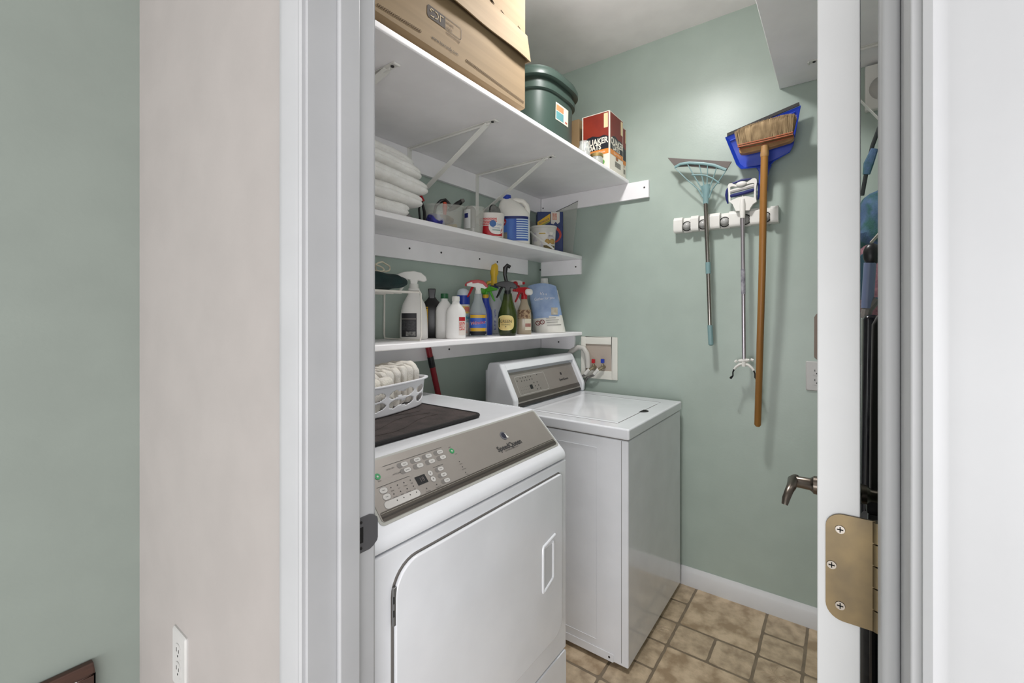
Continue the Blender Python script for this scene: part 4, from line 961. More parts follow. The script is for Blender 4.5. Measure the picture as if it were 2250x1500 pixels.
# 9 black hooked wand
t=thing('bottle_brush','black hooked brush handle rising behind the green glass bottle','brush',(1.700,1.30,ZL),face_rz(1.7,1.3))
g=G(); g.tube([(.012,0,.001),(.010,0,.10),(.020,0,.22),(.012,0,.25),(.004,0,.285),(.006,0,.318),(.016,0,.330),(.030,0,.322)],[.006,.006,.009,.0085,.009,.012,.011,.008],10); obj('handle', g, blackp, t)
# 10 green glass bottle
t=bthing('spray_bottle','green glass bottle with a black trigger and a cream oval label, front of the shelf','spray bottle',1.612,1.212,ZL,drz=-.08)
gl=mat('green_bottle',(30,38,16),.12,rgb2=(58,72,24),scale=10)
L=Lathe([(.78,0),(.86,.004),(.93,.015),(1.0,.040),(1.0,.085),(.94,.105),(.70,.135),(.50,.165),(.42,.190)],.044,.032,2.3)
bd=obj('bottle', L.mesh(36), gl, t)
lb=obj('label', L.label(0,0,0,0,.0009,shape=[(x*.036-.006,.058+z*.034) for x,z in [(math.copysign(abs(math.cos(a))**.6,math.cos(a)),math.copysign(abs(math.sin(a))**.6,math.sin(a))) for a in [k*PI/16 for k in range(32)]]]), mat('cream_yellow_label',(216,206,136),.5,rgb2=(206,178,112),scale=20), bd)
L.text('GREEN',.0185,-.006,.064,mat('dark_green_letter',(60,62,30),.5),lb,squash=.95,off=.0022); L.text('CLEANING',.0085,-.006,.050,mat('dark_green_letter',(60,62,30),.5),lb,off=.0022); L.text('•',.02,-.006,.040,mat('dark_green_letter',(60,62,30),.5),lb,off=.0022)
sprayer(t,.186,blackp,blackp,1.10,-1)
# 11 white bottle behind with red and white head
t=bthing('spray_bottle','white spray bottle with a red nozzle, behind the green glass bottle','spray bottle',1.840,1.345,ZL)
L=Lathe([(.93,0),(1,.005),(1,.12),(.9,.15),(.55,.185),(.42,.215)],.046,.032,2.5); obj('bottle', L.mesh(32), hdpe, t); sprayer(t,.208,plw,red,1.15,1,ang=-.6)
g=blob(.010,-.020,.250,.018,.012,.014,1,nu=16,nv=10); obj('red_tab', g, red, t)
# 12 clear beige bottle with red trigger and a twig ring
t=bthing('spray_bottle','clear bottle of beige liquid with a red and white trigger and floral top','spray bottle',1.790,1.245,ZL)
L=Lathe([(.95,0),(1,.004),(1,.078),(.97,.100),(.80,.125),(.55,.150),(.40,.172)],.035,.028,3)
bd=obj('bottle', L.mesh(32), mat('beige_liquid_bottle',(176,162,138),.25,alpha=.92), t)
obj('floral_print', L.label(-.033,.033,.075,.118,.001,10,5), mat('floral_print',(176,150,116),.6,rgb2=(110,80,56),scale=90,ramp=(.45,.55)), bd)
lb=obj('label', L.label(.004,.033,.020,.074,.001,8,6), mat('ivory_label',(216,208,186),.5), bd); obj('label_band', L.label(.005,.032,.036,.052,.0016,8,2), mat('pink_brown_print',(160,110,100),.5), lb)
h=sprayer(t,.170,red,red,1.08,-1,ang=.5)
g=blob(.022,-.004,.205,.020,.014,.016,.8,nu=20,nv=12); obj('white_shroud', g, plw, t)
# 13 refill pouch
t=bthing('refill_pouch','large pale blue and white refill pouch at the right end of the lowest shelf','pouch',2.020,1.262,ZL)
pm=mat('pale_blue_film',(158,180,212),.25,rgb2=(136,160,200),scale=20,bump=.6,bscale=60)
pw_=mat('white_film',(226,224,216),.3,bump=.5,bscale=60)
def pouch(u,v,back=False):
    z=v*.262; wd=.075+.005*(1-v); x=(u-.5)*2
    dpt=(.038*(1-v)**.7+.004)*math.sqrt(max(0,1-abs(x)**2.5))
    xx=x*wd+.046*(.5-v); zz=z-.016*(x*x)*v+.012*(1-v)*(x+.3)*(1 if x<-.3 else .2)*.5
    wr=.0022*noise.noise(Vector((x*3,v*5,2 if back else 0)))
    return Vector((xx,(dpt if back else -dpt)+wr,max(zz,.0)))
g=G(); g.grid(lambda u,v: pouch(u,v),30,30); g.grid(lambda u,v: pouch(u,v,True),30,30)
for f in g.b.faces:
    if f.calc_center_median().z<.082+.10*f.calc_center_median().x: f.material_index=1
bd=obj('pouch_body', g, [pm,pw_], t, smooth=80)
def pf(x,z,off=.002): 
    v=z/.262; wd=.075+.005*(1-v); u=((x-.046*(.5-v))/wd)/2+.5; p=pouch(min(max(u,.02),.98),v); return Vector((x,p.y-off,z))
def ptxt(s,size,x,z,m,sl=0,sq=1): lettering(s,size,lambda a,b,h: pf(x+a,z+b+a*sl,.0028),m,bd,squash=sq)
wl=mat('white_letter',(236,236,236),.5)
ptxt("It's a",.020,-.015,.205,wl,-.1); ptxt('Gather for you',.022,-.010,.180,wl,.1,.80)
for cx,s_ in ((-.044,'no'),(-.021,'no')):
    g=G(); A=[(cx+.013*math.cos(k*PI/8),.050+.013*math.sin(k*PI/8)+(cx+.044)*.25) for k in range(16)]; B=[(cx+.009*math.cos(k*PI/8),.050+.009*math.sin(k*PI/8)+(cx+.044)*.25) for k in range(16)]
    va=[g.v(pf(a,b,.003)) for a,b in A]; vb=[g.v(pf(a,b,.003)) for a,b in B]
    for i in range(16): g.f([va[i],va[(i+1)%16],vb[(i+1)%16],vb[i]])
    d=[(-.008,.010),(-.006,.011),(.009,-.008),(.007,-.009)]; g.f([g.v(pf(cx+a,.050+(cx+.044)*.25+b,.0032)) for a,b in d])
    obj('warning_mark', g, mat('dark_red_print',(120,44,40),.5), bd)
for k,(x0,x1,z) in enumerate(((.000,.050,.074),(-.002,.066,.063),(.002,.060,.051),(.004,.078,.038))):
    g=G(); g.grid(lambda u,v: pf(x0+(x1-x0)*u,z+.003*v+u*.004,.003),8,1); obj('fine_print_line', g, mat('pale_print',(150,148,144),.5), bd)
g=G(); g.grid(lambda u,v: pf(.026+.034*u,.094+.038*v,.0025),5,5); obj('photo_print', g, mat('tan_print',(178,166,140),.5,rgb2=(200,196,184),scale=40), bd)
# 14 jug behind
def jug(t, prof, sx, sy, m, neck_x, hz0, hz1, hx, capm=None, r=.012):
    pass
t=bthing('plastic_jug','white jug with a ribbed neck and side handle, behind the blue pouch','jug',2.132,1.340,ZL)
L=Lathe([(.95,0),(1,.006),(1,.15),(.92,.185),(.60,.225),(.36,.255)],.072,.055,3)
bd=obj('jug_body', L.mesh(36), hdpe, t)
g=G(); g.tube([(-.004,0,.245),(-.004,0,.262),(-.004,0,.266),(-.004,0,.274),(-.004,0,.278),(-.004,0,.298)],[.021,.020,.0225,.0225,.021,.0205],20); obj('neck', g, plw, t)
g=G(); g.tube([(.012,0,.240),(.040,0,.245),(.060,0,.225),(.070,0,.185),(.069,0,.150)],[.012,.012,.012,.012,.012],12); obj('handle', g, hdpe, t)
# ================================================================== MIDDLE SHELF
terry=mat('white_terry',(248,247,244),.9,rgb2=(240,238,234),scale=30,bump=1.0,bscale=320)
def towel(label, cx, cy, cz, sx, sy, sz, seed, tilt=0, crease=.045, sag=0):
    def fn(p):
        q=p.copy(); side=math.hypot(p.x,p.y)
        q.x*=1-crease*math.exp(-(p.z/.10)**2)*(abs(p.x)**3); q.y*=1-crease*math.exp(-(p.z/.10)**2)*(abs(p.y)**3)
        q.z+= -sag*max(0,p.x)**2
        return q
    g=blob(cx,cy,cz,sx,sy,sz,.30,amp=.011,fr=13,nu=96,nv=40,seed=seed,fn=fn,ez=.62)
    for v in g.b.verts:
        v.co.z+=(v.co.x-cx)*tilt
        v.co.z=max(v.co.z,ZM)
    return single('folded_towel', g, terry, label,'towel','white folded towels on the middle shelf',smooth=80)
towel('folded white towel at the bottom of the stack',.880,1.30,ZM+.028,.152,.122,.028,1)
towel('folded white towel second from the bottom of the stack',.925,1.295,ZM+.080,.165,.125,.027,5,tilt=-.04,sag=.15)
towel('folded white towel in the middle of the stack, jutting out furthest',.940,1.29,ZM+.132,.168,.126,.027,9,tilt=-.07,sag=.15)
towel('folded white towel second from the top of the stack',.925,1.30,ZM+.182,.165,.125,.026,14,tilt=-.08,sag=.15)
towel('folded white towel on top of the stack',.975,1.32,ZM+.222,.110,.105,.024,21,tilt=-.10,sag=.2)
towel('rolled white towel at the top left, beside the top towel',.775,1.29,ZM+.222,.080,.105,.020,33,tilt=-.05)
clearp=mat('cloudy_clear_plastic',(214,214,206),.2,alpha=.28)
# clear tub of tools
t=bthing('clear_tub','cloudy clear tub of tools next to the towels','tub',1.264,1.268,ZM,drz=.10)
L=Lathe([(.84,0),(.87,.003),(.97,.088),(1.05,.089),(1.06,.097),(1.0,.0975),(.95,.092),(.84,.006)],.077,.060,3.2)
obj('tub', L.mesh(40,cap1=False), clearp, t)
g=blob(-.030,-.004,.035,.036,.034,.028,.8,amp=.012,fr=40); [setattr(v.co,'y',v.co.y-.016) for v in g.b.verts]; obj('blue_sponge', g, mat('blue_violet_scrubber',(66,66,160),.8,rgb2=(40,40,104),scale=60,bump=.8), t)
g=blob(.000,-.010,.044,.036,.034,.020,.9,amp=.01,fr=60); obj('brown_brush', g, mat('brown_brush',(84,60,34),.8,rgb2=(120,92,50),scale=80), t)
g=G(); g.tube([(-.020,-.040,.010),(.020,-.042,.014),(.045,-.036,.018)],.009,8); obj('yellow_cord', g, mat('pale_yellow_cord',(196,178,96),.6,rgb2=(150,130,60),scale=90), t)
def stick(name,label,x,y,z,rz,parts,cat='tool'):
    t=thing(name,label,cat,(x,y,z),rz)
    for nm,pts,r,m_ in parts: g=G(); g.tube(pts,r,10); obj(nm,g,m_,t)
    return t
fr_=face_rz(1.268,1.27)
orng=mat('orange_red_plastic',(206,72,40),.4)
t=thing('pliers','black and orange gripped pliers poking out of the clear tub','pliers',(1.268,1.27,ZM+.030),fr_)
g=G(); g.tube([(-.046,.01,.020),(-.032,.0,.075),(-.012,-.004,.092),(.004,0,.098),(.018,.004,.084),(.028,.006,.070)],[.004,.006,.008,.008,.008,.005],10); obj('black_grip', g, blackp, t)
g=G(); g.tube([(.002,-.010,.030),(.003,-.012,.068),(.002,-.012,.086)],[.005,.010,.007],10); obj('orange_grip', g, orng, t)
t=thing('screwdriver','black handled screwdriver lying across the rim of the clear tub','screwdriver',(1.34,1.29,ZM+.09),face_rz(1.34,1.29))
g=G(); g.tube([(-.020,.0,.012),(.000,0,.024),(.018,0,.038),(.034,0,.052)],[.006,.011,.013,.009],12); obj('handle', g, blackp, t)
g=G(); g.tube([(-.050,0,.002),(-.020,0,.012)],.003,8); obj('shaft', g, steel, t)
g=G(); g.tube([(.034,0,.052),(.046,0,.058)],[.011,.006],12); obj('end_cap', g, greyb, t)
t=thing('garden_clippers','red and black clippers standing between the towels and the clear tub','clippers',(1.155,1.275,ZM),face_rz(1.155,1.275))
g=G(); g.tube([(.012,0,.001),(.010,0,.06),(.000,0,.100)],[.006,.006,.004],8); obj('handle', g, blackp, t)
g=G(); g.tube([(.004,-.004,.100),(-.004,-.004,.122)],[.008,.005],10); obj('red_joint', g, red, t)
g=G(); g.tube([(-.006,0,.108),(-.010,0,.070),(-.006,0,.02)],[.003,.004,.004],8); obj('second_handle', g, blackp, t)
t=thing('cloth_bundle','small pale grey bundle behind the bottom towel','cloth',(1.130,1.36,ZM),face_rz(1.13,1.36))
obj('cloth', blob(0,0,.032,.045,.03,.032,.7,amp=.006,fr=30), mat('pale_lilac_cloth',(172,170,178),.85,rgb2=(160,156,140),scale=20), t)
# grey scrubbers standing in tubs
def scrub(label,x,y,z,rz,tilt=0):
    t=thing('scrubbing_pad',label,'scrubber',(x,y,z),rz,group='grey scrubbing pads standing in tubs')
    poly=[(-.018,0),(.018,0),(.019,.045)]+arc(0,.048,.019,0,180,10)[1:-1]+[(-.019,.045)]
    g=G(); g.prism(poly,(0,.006,0),(1,0,0),(0,0,1),.010); obj('pad', g, mat('grey_pad',(128,128,124),.8,rgb2=(110,110,108),scale=60,bump=.5), t, bev=.002)
    g=G(); g.tube([(p[0],.001,p[1]) for p in poly[2:]],.0028,8); obj('black_edge', g, blackp, t)
    return t
# second tub
t=bthing('clear_cup','tall cloudy cup with a paper tag, between the tool tub and the red tub','cup',1.378,1.212,ZM)
L=Lathe([(.84,0),(.86,.003),(.98,.100),(1.06,.101),(1.07,.108),(1.0,.1085),(.96,.10),(.83,.005)],.044,.044,2.2)
cb=obj('cup', L.mesh(36,cap1=False), clearp, t)
obj('paper_tag', L.label(-.040,-.012,.020,.095,.0012,6,5), mat('paper_tag',(212,214,212),.6), cb); obj('tag_print', L.label(-.036,-.022,.062,.080,.002,4,2), navy, cb)
scrub('grey pad with a black rim in the tall cloudy cup',1.372,1.222,ZM+.030,face_rz(1.37,1.22)+.6).scale=(1.25,1.25,1.3)
t=thing('white_stick','white plastic stick standing behind the tall cloudy cup','stick',(1.470,1.30,ZM),face_rz(1.47,1.3))
g=G(); g.tube([(0,0,0),(.006,0,.11),(.012,0,.142)],[.006,.006,.007],8); obj('stick', g, plw, t)
# red and white tub
t=bthing('wipes_tub','red and white plastic tub with a blue round badge','tub',1.490,1.208,ZM)
L=Lathe([(.90,0),(.94,.003),(.97,.060),(1.0,.085),(1.02,.100),(.97,.1005),(.94,.09),(.90,.004)],.055,.050,2.6)
bd=obj('tub', L.mesh(40,cap1=False), mat('white_tub_plastic',(226,220,214),.4), t)
lb=obj('red_band', L.label(-.052,.052,.003,.045,.0008,16,4), red, bd)
for k in range(5):
    g=G(); g.grid(lambda u,v: L.front(-.052+.075*u,.049+k*.0062+.0034*v+.0008*math.sin(u*40),.0009),40,1); obj('red_wave', g, mat('coral_red',(206,60,56),.45), bd)
bg_=L.label(0,0,0,0,.0014,shape=[(.018+.030*math.copysign(abs(math.cos(a))**.8,math.cos(a)),.036+.026*math.sin(a)-.004*math.cos(a)) for a in [k*PI/12 for k in range(24)]]); bg2=obj('badge', bg_, plw, bd)
obj('blue_badge', L.label(0,0,0,0,.0020,shape=[(.006+.014*math.cos(a),.054+.014*math.sin(a)) for a in [k*PI/10 for k in range(20)]]), mat('badge_blue',(46,96,160),.4), bg2)
L.text('OXI',.011,.032,.050,mat('badge_blue',(0,0,0)),bg2,off=.003); L.text('BRIGHTENER',.0052,.020,.036,mat('badge_blue',(0,0,0)),bg2,off=.003)
obj('green_line', L.label(.004,.038,.026,.0285,.0022,6,1), mat('teal_line',(60,130,120),.5), bg2)
scrub('left grey pad with a black rim in the red and white tub',1.500,1.203,ZM+.070,face_rz(1.49,1.2)+.75).scale=(1.15,1.15,1.1)
scrub('right grey pad with a black rim in the red and white tub',1.530,1.206,ZM+.070,face_rz(1.49,1.2)+1.05).scale=(1.15,1.15,1.05)
# bleach jug
t=bthing('bleach_jug','white bleach jug with a blue cap and blue label','jug',1.690,1.232,ZM,drz=-.05)
L=Lathe([(.95,0),(1,.006),(1,.132),(.99,.145),(.88,.165),(.66,.190),(.42,.208),(.30,.215)],.073,.050,2.8,)
g=L.mesh(44)
for v in g.b.verts:
    k=max(0,(v.co.z-.14)/.075); v.co.x-=.034*k
bd=obj('jug_body', g, mat('white_bleach_plastic',(236,233,226),.42), t)
g=G(); g.cyl((-.034,0,.208),(-.034,0,.232),.0195,.0185,24); obj('cap', g, blue, t, bev=.002, label='blue screw cap')
g=G(); g.tube([(-.020,0,.200),(.010,0,.208),(.040,0,.202),(.058,0,.182),(.063,0,.155),(.060,0,.125)],[.016,.013,.0125,.0125,.012,.010],14); obj('handle', g, mat('white_bleach_plastic',(0,0,0)), t)
lb=obj('label', L.label(-.0725,.0725,.012,.124,.0008,20,8), mat('bleach_blue_label',(40,84,172),.35,rgb2=(96,140,210),scale=12,stretch=(1,1,.15)), bd)
obj('label_dark_edge', L.label(-.072,.072,.112,.124,.0013,20,1), navy, lb)
obj('logo_red', L.label(0,0,0,0,.0016,shape=[(-.058+.024*math.cos(a),.094+.020*math.sin(a)+.006*math.cos(a)) for a in [k*PI/10 for k in range(20)]]), mat('logo_dark_red',(160,30,44),.4), lb)
L.text('Clorox',.016,-.056,.094,wl,lb,squash=.75,off=.0030,slope=.2)
obj('label_swoosh', L.label(-.071,-.030,.016,.050,.0014,6,3), mat('grey_gold_print',(150,146,130),.5), lb); L.text('DISINFECTING',.0062,-.050,.046,navy,lb,off=.003)
for k in range(9): 
    obj('fine_print_line', L.label(.012,.068,.022+.0105*k,.0275+.0105*k,.0014,8,1), mat('ice_blue_print',(196,214,232),.5), lb)
# bucket
t=bthing('snack_bucket','white translucent tub with biscuit pictures and a white carry handle','bucket',1.945,1.232,ZM)
L=Lathe([(.84,0),(.86,.003),(.98,.112),(1.03,.113),(1.04,.122),(.99,.1225),(.95,.112),(.83,.005)],.066,.060,2.3)
bd=obj('tub', L.mesh(40,cap1=False), mat('translucent_white_tub',(214,212,206),.35,alpha=.88), t)
obj('label', L.label(-.058,.058,.016,.088,.0008,16,6), mat('tub_label',(216,212,206),.5,rgb2=(150,144,170),scale=26,ramp=(.3,.5)), bd)
for (a,b) in ((.020,.040),(.045,.042)): obj('biscuit_print', L.label(0,0,0,0,.0014,shape=[(a+.014*math.cos(k*PI/6),b+.014*math.sin(k*PI/6)) for k in range(12)]), mat('biscuit_tan',(190,158,92),.6,rgb2=(160,124,66),scale=90), bd)
obj('gold_bar', L.label(-.022,.010,.078,.084,.0014,8,1), mat('gold_print',(190,160,70),.5), bd); L.text('mini',.012,.036,.070,ink,bd,off=.002)
obj('brown_base', L.label(.0,.056,.003,.022,.0012,10,2), mat('olive_brown_print',(110,96,56),.6), bd)
g=G(); g.tube([(-.066,-.015,.098),(-.050,-.052,.075),(-.015,-.068,.046),(.025,-.066,.020),(.042,-.058,.010),(.050,-.050,.002)],.0032,8,flat=1.6); obj('carry_handle', g, plw, t)
# detergent box
t=bthing('detergent_box','blue and yellow detergent box behind the biscuit tub','box',2.120,1.305,ZM,drz=.12)
bd=obj('carton', G().box(-.070,.070,-.045,.045,0,.235), mat('detergent_navy',(36,52,104),.45), t, bev=.002)
def bxl(poly,m_,off,nm='print'):
    g=G(); g.f([g.v((a,-.045-off,b)) for a,b in poly]); return obj(nm,g,m_,bd)
bxl([(-.070,.178),(-.070,.150),(.000,.190),(.000,.225)],yellow,.0006); bxl([(-.070,.150),(-.070,.140),(.000,.180),(.0,.19)],mat('olive_print',(150,150,70),.5),.0006)
bxl([(.004,.170),(.004,.234),(.052,.234),(.052,.178),(.040,.168),(.030,.180),(.018,.166)],mat('pale_print_panel',(214,208,200),.5),.0006); bxl([(.012,.190),(.012,.226),(.036,.226),(.036,.190)],mat('pink_stamp',(196,130,116),.5,rgb2=(214,180,160),scale=120),.0010)
bxl([(.010+.052*math.cos(k*PI/10),.110+.048*math.sin(k*PI/10)) for k in range(20)],mat('logo_red_orange',(196,74,54),.5,rgb2=(170,44,44),scale=30),.0008); bxl([(.010+.040*math.cos(k*PI/10),.106+.036*math.sin(k*PI/10)) for k in range(20)],mat('detergent_navy',(0,0,0)),.0012)
g=G(); g.f([g.v(p) for p in ((.0706,-.044,.010),(.0706,.044,.010),(.0706,.044,.23),(.0706,-.044,.23))]); obj('side_print', g, mat('side_print',(84,92,150),.5,rgb2=(150,154,170),scale=40), bd)
lettering('POWDER',.016,lambda a,b,h: Vector((-.034+a,-.0468,.182+b+a*.5)),navy,bd,squash=.85)
# clear curved sheet in the corner
t=thing('plastic_sheet','clear curved plastic sheet standing in the corner of the middle shelf','plastic sheet',(2.18,1.28,ZM))
def sheet(u,v):
    a=u; x=2.02+.194*math.sin(a*PI/2)**.45; y=1.417-.212*a**1.6
    if a>.8: x=2.213-.01*(a-.8)*4
    top=.215+.085*max(0,(a-.45)/.55)**.6-.05*math.sin(min(1,a/.6)*PI)*.6
    y-=.035*v*max(0,a-.5)*2
    return Vector((x,y,ZM+.002+top*v))
g=G(); g.grid(sheet,26,12); g.grid(lambda u,v: sheet(u,v)+Vector((.0008,.0008,0)),26,12)
obj('sheet', g, mat('clear_film',(214,216,206),.12,alpha=.30), t, world=True, smooth=80)
g=G(); g.tube([sheet(.50+.5*i/10,1) for i in range(11)],.0016,6); obj('rolled_edge', g, mat('dark_clear_edge',(90,92,92),.2), t, world=True)
# ================================================================== ON THE DRYER
t=thing('drying_mat','dark brown microfibre mat on the dryer top','mat',(.76,1.04,1.0035))
m_=mat('dark_brown_microfibre',(72,62,60),.85,rgb2=(52,45,43),scale=24,bump=1.0,bscale=240)
def rmat(x,y):  # gentle ripple
    return .0012*noise.noise(Vector((x*14,y*14,0)))
poly=rrect(.500,.992,.842,1.245,.022,6)
g=G(); A=[g.v((x,y,1.0035)) for x,y in poly]; B=[g.v((x,y,1.0125)) for x,y in poly]
for i in range(len(A)): j=(i+1)%len(A); g.f([A[i],A[j],B[j],B[i]])
g.f(A); g.f(B); obj('mat_pad', g, m_, t, world=True, bev=.002)
g=G(); g.tube([(x,y,1.0095) for x,y in poly],.0052,8,closed=True); obj('black_binding', g, mat('black_binding',(22,20,20),.8), t, world=True)
for k in range(7):
    g=G(); y0=.87+.05*k; g.tube([(.51+.04*i, y0+.018*math.sin(i*.9+k)+.02*i*.3, 1.0128) for i in range(11)],.0011,5)
    for v in g.b.verts: v.co.y=min(v.co.y,1.235)
    obj('quilted_seam', g, m_, t, world=True)
# basket
BA=math.radians(12); t=thing('basket','white plastic basket of folded cloths on the dryer mat','basket',(.845,1.125,1.0142),BA)
bw=mat('white_basket_plastic',(226,226,230),.4)
SX,SY,HB=.158,.092,.085
Lb=Lathe([(.90,0),(.93,.002),(.99,.075),(1.0,HB)],SX,SY,3.6)
def bpt(a,z,k=1): r=Lb.r_at(z)*k; return Lb.pt(r,z,a)
g=G(); N=320; NR=36; rows=[HB*i/NR for i in range(NR+1)]
V=[[g.v(bpt(2*PI*i/N,z)) for z in rows] for i in range(N)]
def holeq(i,j):
    a=2*PI*(i+.5)/N; z=(j+.5)/NR; p=bpt(a,z*HB)
    if abs(p.y)<SY*.80 or abs(p.x)>SX*.80: return False
    fx=((p.x+SX*.80)/(SX*1.60/4))%1
    for zc in (.34,.66):     # leaf-shaped openings in two rows
        dz=(z-zc)/.135; dx=(fx-.5-.10*dz)/.42
        if dx*dx+abs(dz)**1.4<1 and dx+.35*dz>-.85: return True
    return False
for i in range(N):
    for j in range(NR):
        if not holeq(i,j):
            a,b=V[i],V[(i+1)%N]; g.f([a[j],b[j],b[j+1],a[j+1]])
g.f([V[i][0] for i in range(N)])
o_=obj('basket_wall', g, bw, t, smooth=60); so=o_.modifiers.new('solid','SOLIDIFY'); so.thickness=.0025
g=G(); R=[[g.v(Lb.pt(k,z,2*PI*i/N)) for k,z in ((1.0,HB-.004),(1.075,HB-.001),(1.08,HB+.002),(1.0,HB+.0035),(.985,HB))] for i in range(N)]
for i in range(N):
    for j in range(5): g.f([R[i][j],R[(i+1)%N][j],R[(i+1)%N][(j+1)%5],R[i][(j+1)%5]])
obj('rim', g, bw, t)
# folded cloths standing in the basket
cl=mat('cream_terry_cloth',(222,217,206),.95,rgb2=(206,202,196),scale=26,bump=1.0,bscale=300)
Mb=MW[t.name]
def cloth(label,x,y,h,w_,th,sd):
    c=thing('washcloth',label,'washcloth',Mb@Vector((x,y,.0035)),BA+random.uniform(-.06,.06),'folded white cloths in the basket')
    g=blob(0,0,h/2,th,w_,h/2,.36,amp=.007,fr=46,nu=36,nv=28,seed=sd,fn=lambda p: Vector((p.x*(1+.08*p.z)*(1-.18*math.exp(-(p.x/.22)**2)*max(0,p.z)),p.y,p.z))); obj('cloth', g, cl, c, smooth=80); return c
names=['rightmost folded cloth in the white basket','second folded cloth from the right in the white basket','third folded cloth from the right in the white basket','fourth folded cloth from the right in the white basket','fifth folded cloth from the right in the white basket','sixth folded cloth from the right in the white basket','seventh folded cloth from the right in the white basket']
names+=['eighth folded cloth from the right in the white basket','ninth folded cloth from the right in the white basket']
for i,nm in enumerate(names): cloth('cream '+nm if i%2 else 'white '+nm, .128-.0300*i, .018, .128-.003*i, .066, .0155, i*3.1)
for i,nm in enumerate(('front left small folded cloth in the white basket','small cloth leaning in front of the others in the basket')): cloth(nm, -.095+.052*i, -.062, .100, .0135, .024, 50+i*7)
# red and black pole behind dryer
t=thing('red_pole','red pole with a black band leaning behind the dryer','pole',(1.22,1.40,.0))
p0=Vector((1.285,1.405,.60)); p1=Vector((1.135,1.395,1.55))
def pp(z): k=(z-.60)/.95; return p0+(p1-p0)*k
rp=mat('dark_red_enamel',(138,26,38),.35)
def pz(u,v,y=1.40):
    r=(u-1125)/979.56; c,s=math.cos(math.radians(36.39)),math.sin(math.radians(36.39)); d=(c+r*s,s-r*c,(691.5-v)/979.56); k=y/d[1]; return Vector((d[0]*k,y,CAMZ+d[2]*k))
a=pz(942,768); b=pz(962,862); dr=(b-a); 
bot=a+dr*((0.002-a.z)/dr.z); topp=a+dr*((1.100-a.z)/dr.z)
def at_z(z): return a+dr*((z-a.z)/dr.z)
g=G(); g.tube([at_z(.01),at_z(1.178)],.0125,14); obj('pole', g, rp, t, world=True)
zb0=pz(951,806).z; zb1=pz(946,783).z
g=G(); g.tube([at_z(zb0),at_z(zb1)],.0135,14); obj('black_band', g, blackp, t, world=True)
# ================================================================== BEHIND THE DOOR (seen through the hinge gap)
t=thing('tote_bag','blue-green patterned tote bag hanging behind the open door','bag',(1.98,-.13,1.9))
tb_=mat('blue_green_print',(70,96,128),.8,rgb2=(38,82,78),scale=22,ramp=(.4,.6),bump=.6)
obj('bag_body', blob(2.00,-.120,1.600,.150,.078,.125,.75,amp=.02,fr=18), tb_, t, world=True)
obj('bag_skirt', blob(2.00,-.120,1.420,.150,.078,.130,.5,amp=.008,fr=14), mat('dusty_pink_knit',(150,108,116),.85,rgb2=(116,80,92),scale=90), t, world=True)
g=G(); g.prism(rrect(-.120,-.050,1.345,1.50,.012,4),(1.862,0,0),(0,1,0),(0,0,1),-.010); obj('pocket', g, mat('teal_pocket',(38,70,84),.8), t, world=True, bev=.003)
g=G(); g.tube([(1.90,-.150,2.02),(1.90,-.102,1.915),(1.90,-.085,1.86),(1.90,-.070,1.78),(1.90,-.058,1.70)],.006,8,flat=.6); obj('strap', g, mat('black_strap',(26,34,34),.7), t, world=True)
g=G(); g.tube([(1.885,-.090,1.845),(1.885,-.075,1.80),(1.885,-.069,1.765)],[.010,.014,.010],8,flat=.5); obj('strap_wrap', g, tb_, t, world=True)
g=G(); g.tube([(1.90,YR+.001,2.03),(1.90,-.150,2.03),(1.90,-.140,2.045)],.006,8); single('wall_hook', g, plw, 'white hook on the right wall holding the tote bag', 'hook')
t=thing('upright_vacuum','black upright vacuum cleaner with a grey-blue wand behind the open door','vacuum cleaner',(1.62,-.12,0))
obj('handle_knob', blob(1.585,-.0700,1.468,.016,.020,.030,.9,nu=24,nv=14), blackp, t, world=True)
g=G(); g.tube([(1.59,-.068,1.50),(1.60,-.090,1.53)],.004,8); obj('handle_loop', g, steel, t, world=True)
g=G(); g.tube([(1.585,-.066,1.445),(1.60,-.060,1.32)],.014,12); obj('wand', g, mat('grey_blue_wand',(104,116,146),.4), t, world=True)
g=G(); g.tube([(1.60,-.080,1.345),(1.60,-.060,1.315),(1.60,-.056,1.29)],.013,10); obj('wand_joint', g, mat('warm_grey_joint',(110,106,102),.5), t, world=True)
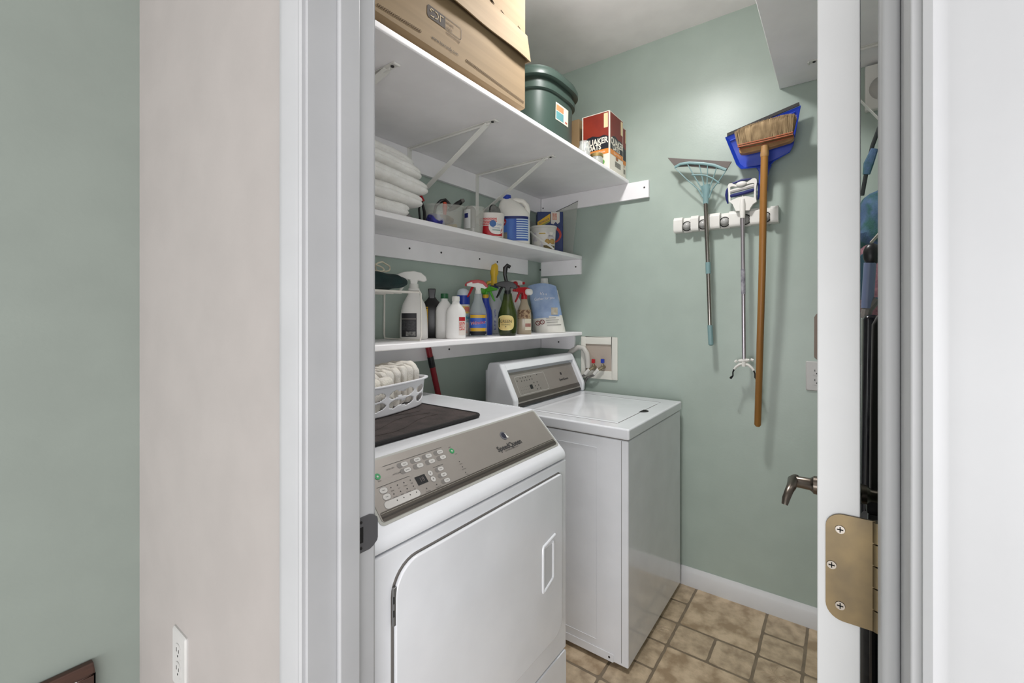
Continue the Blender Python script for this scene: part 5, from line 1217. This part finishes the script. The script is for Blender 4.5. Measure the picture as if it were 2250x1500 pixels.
g=G(); g.prism([(-.170,.12),(-.040,.12),(-.042,.80),(-.048,1.30),(-.085,1.30),(-.150,.90)],(1.62,0,0),(0,1,0),(0,0,1),-.13); obj('body', g, mat('gloss_black',(14,14,20),.2), t, world=True, bev=.012)
g=G(); g.prism([(-.200,.0),(-.030,.0),(-.030,.06),(-.05,.12),(-.18,.12)],(1.74,0,0),(0,1,0),(0,0,1),-.24); obj('floor_head', g, blackp, t, world=True, bev=.01)
g=G(); g.tube([(1.60,-.062,1.27),(1.594,-.064,1.20),(1.592,-.066,1.14),(1.59,-.072,1.09),(1.59,-.066,1.04),(1.592,-.072,.98)],.0022,6); obj('cord', g, mat('grey_cord',(120,120,118),.5), t, world=True)
for zz in (1.155,1.02): g=G(); g.box(1.594,1.604,-.085,-.045,zz,zz+.005); obj('band', g, steel, t, world=True)
t=thing('ironing_board','folded ironing board with a dark grey frame behind the open door','ironing board',(1.2,-.08,0))
g=G(); g.prism([(-.095,.93),(-.0475,.93),(-.0485,1.10),(-.0515,1.28),(-.060,1.30),(-.095,1.30)],(1.18,0,0),(0,1,0),(0,0,1),-.03); obj('board', g, mat('dark_grey_cover',(74,72,70),.7), t, world=True, bev=.004)
g=G(); g.box(1.175,1.20,-.095,-.043,.89,.935); g.box(1.175,1.20,-.095,-.0455,.83,.89); obj('frame_bracket', g, blackp, t, world=True, bev=.003)
for yy in (-.056,-.085): g=G(); g.tube([(1.19,yy,.86),(1.19,yy-.004,.0)],.009,10); obj('leg', g, blackp, t, world=True)
t=thing('black_suitcase','dark grey upright case standing behind the open door','suitcase',(1.40,-.12,0))
g=G(); g.box(1.30,1.47,-.185,-.041,.03,.80); obj('case', g, mat('charcoal_fabric',(44,44,46),.8,rgb2=(30,30,32),scale=40), t, world=True, bev=.015)
for a,b in ((1.33,-.07),(1.33,-.16),(1.44,-.07),(1.44,-.16)): g=G(); g.cyl((a,b-.008,.016),(a,b+.008,.016),.016,seg=14); obj('wheel', g, blackp, t, world=True)
g=G(); g.tube([(1.34,-.15,.80),(1.34,-.15,.84),(1.34,-.07,.84),(1.34,-.07,.80)],.006,8); obj('handle', g, greyb, t, world=True)
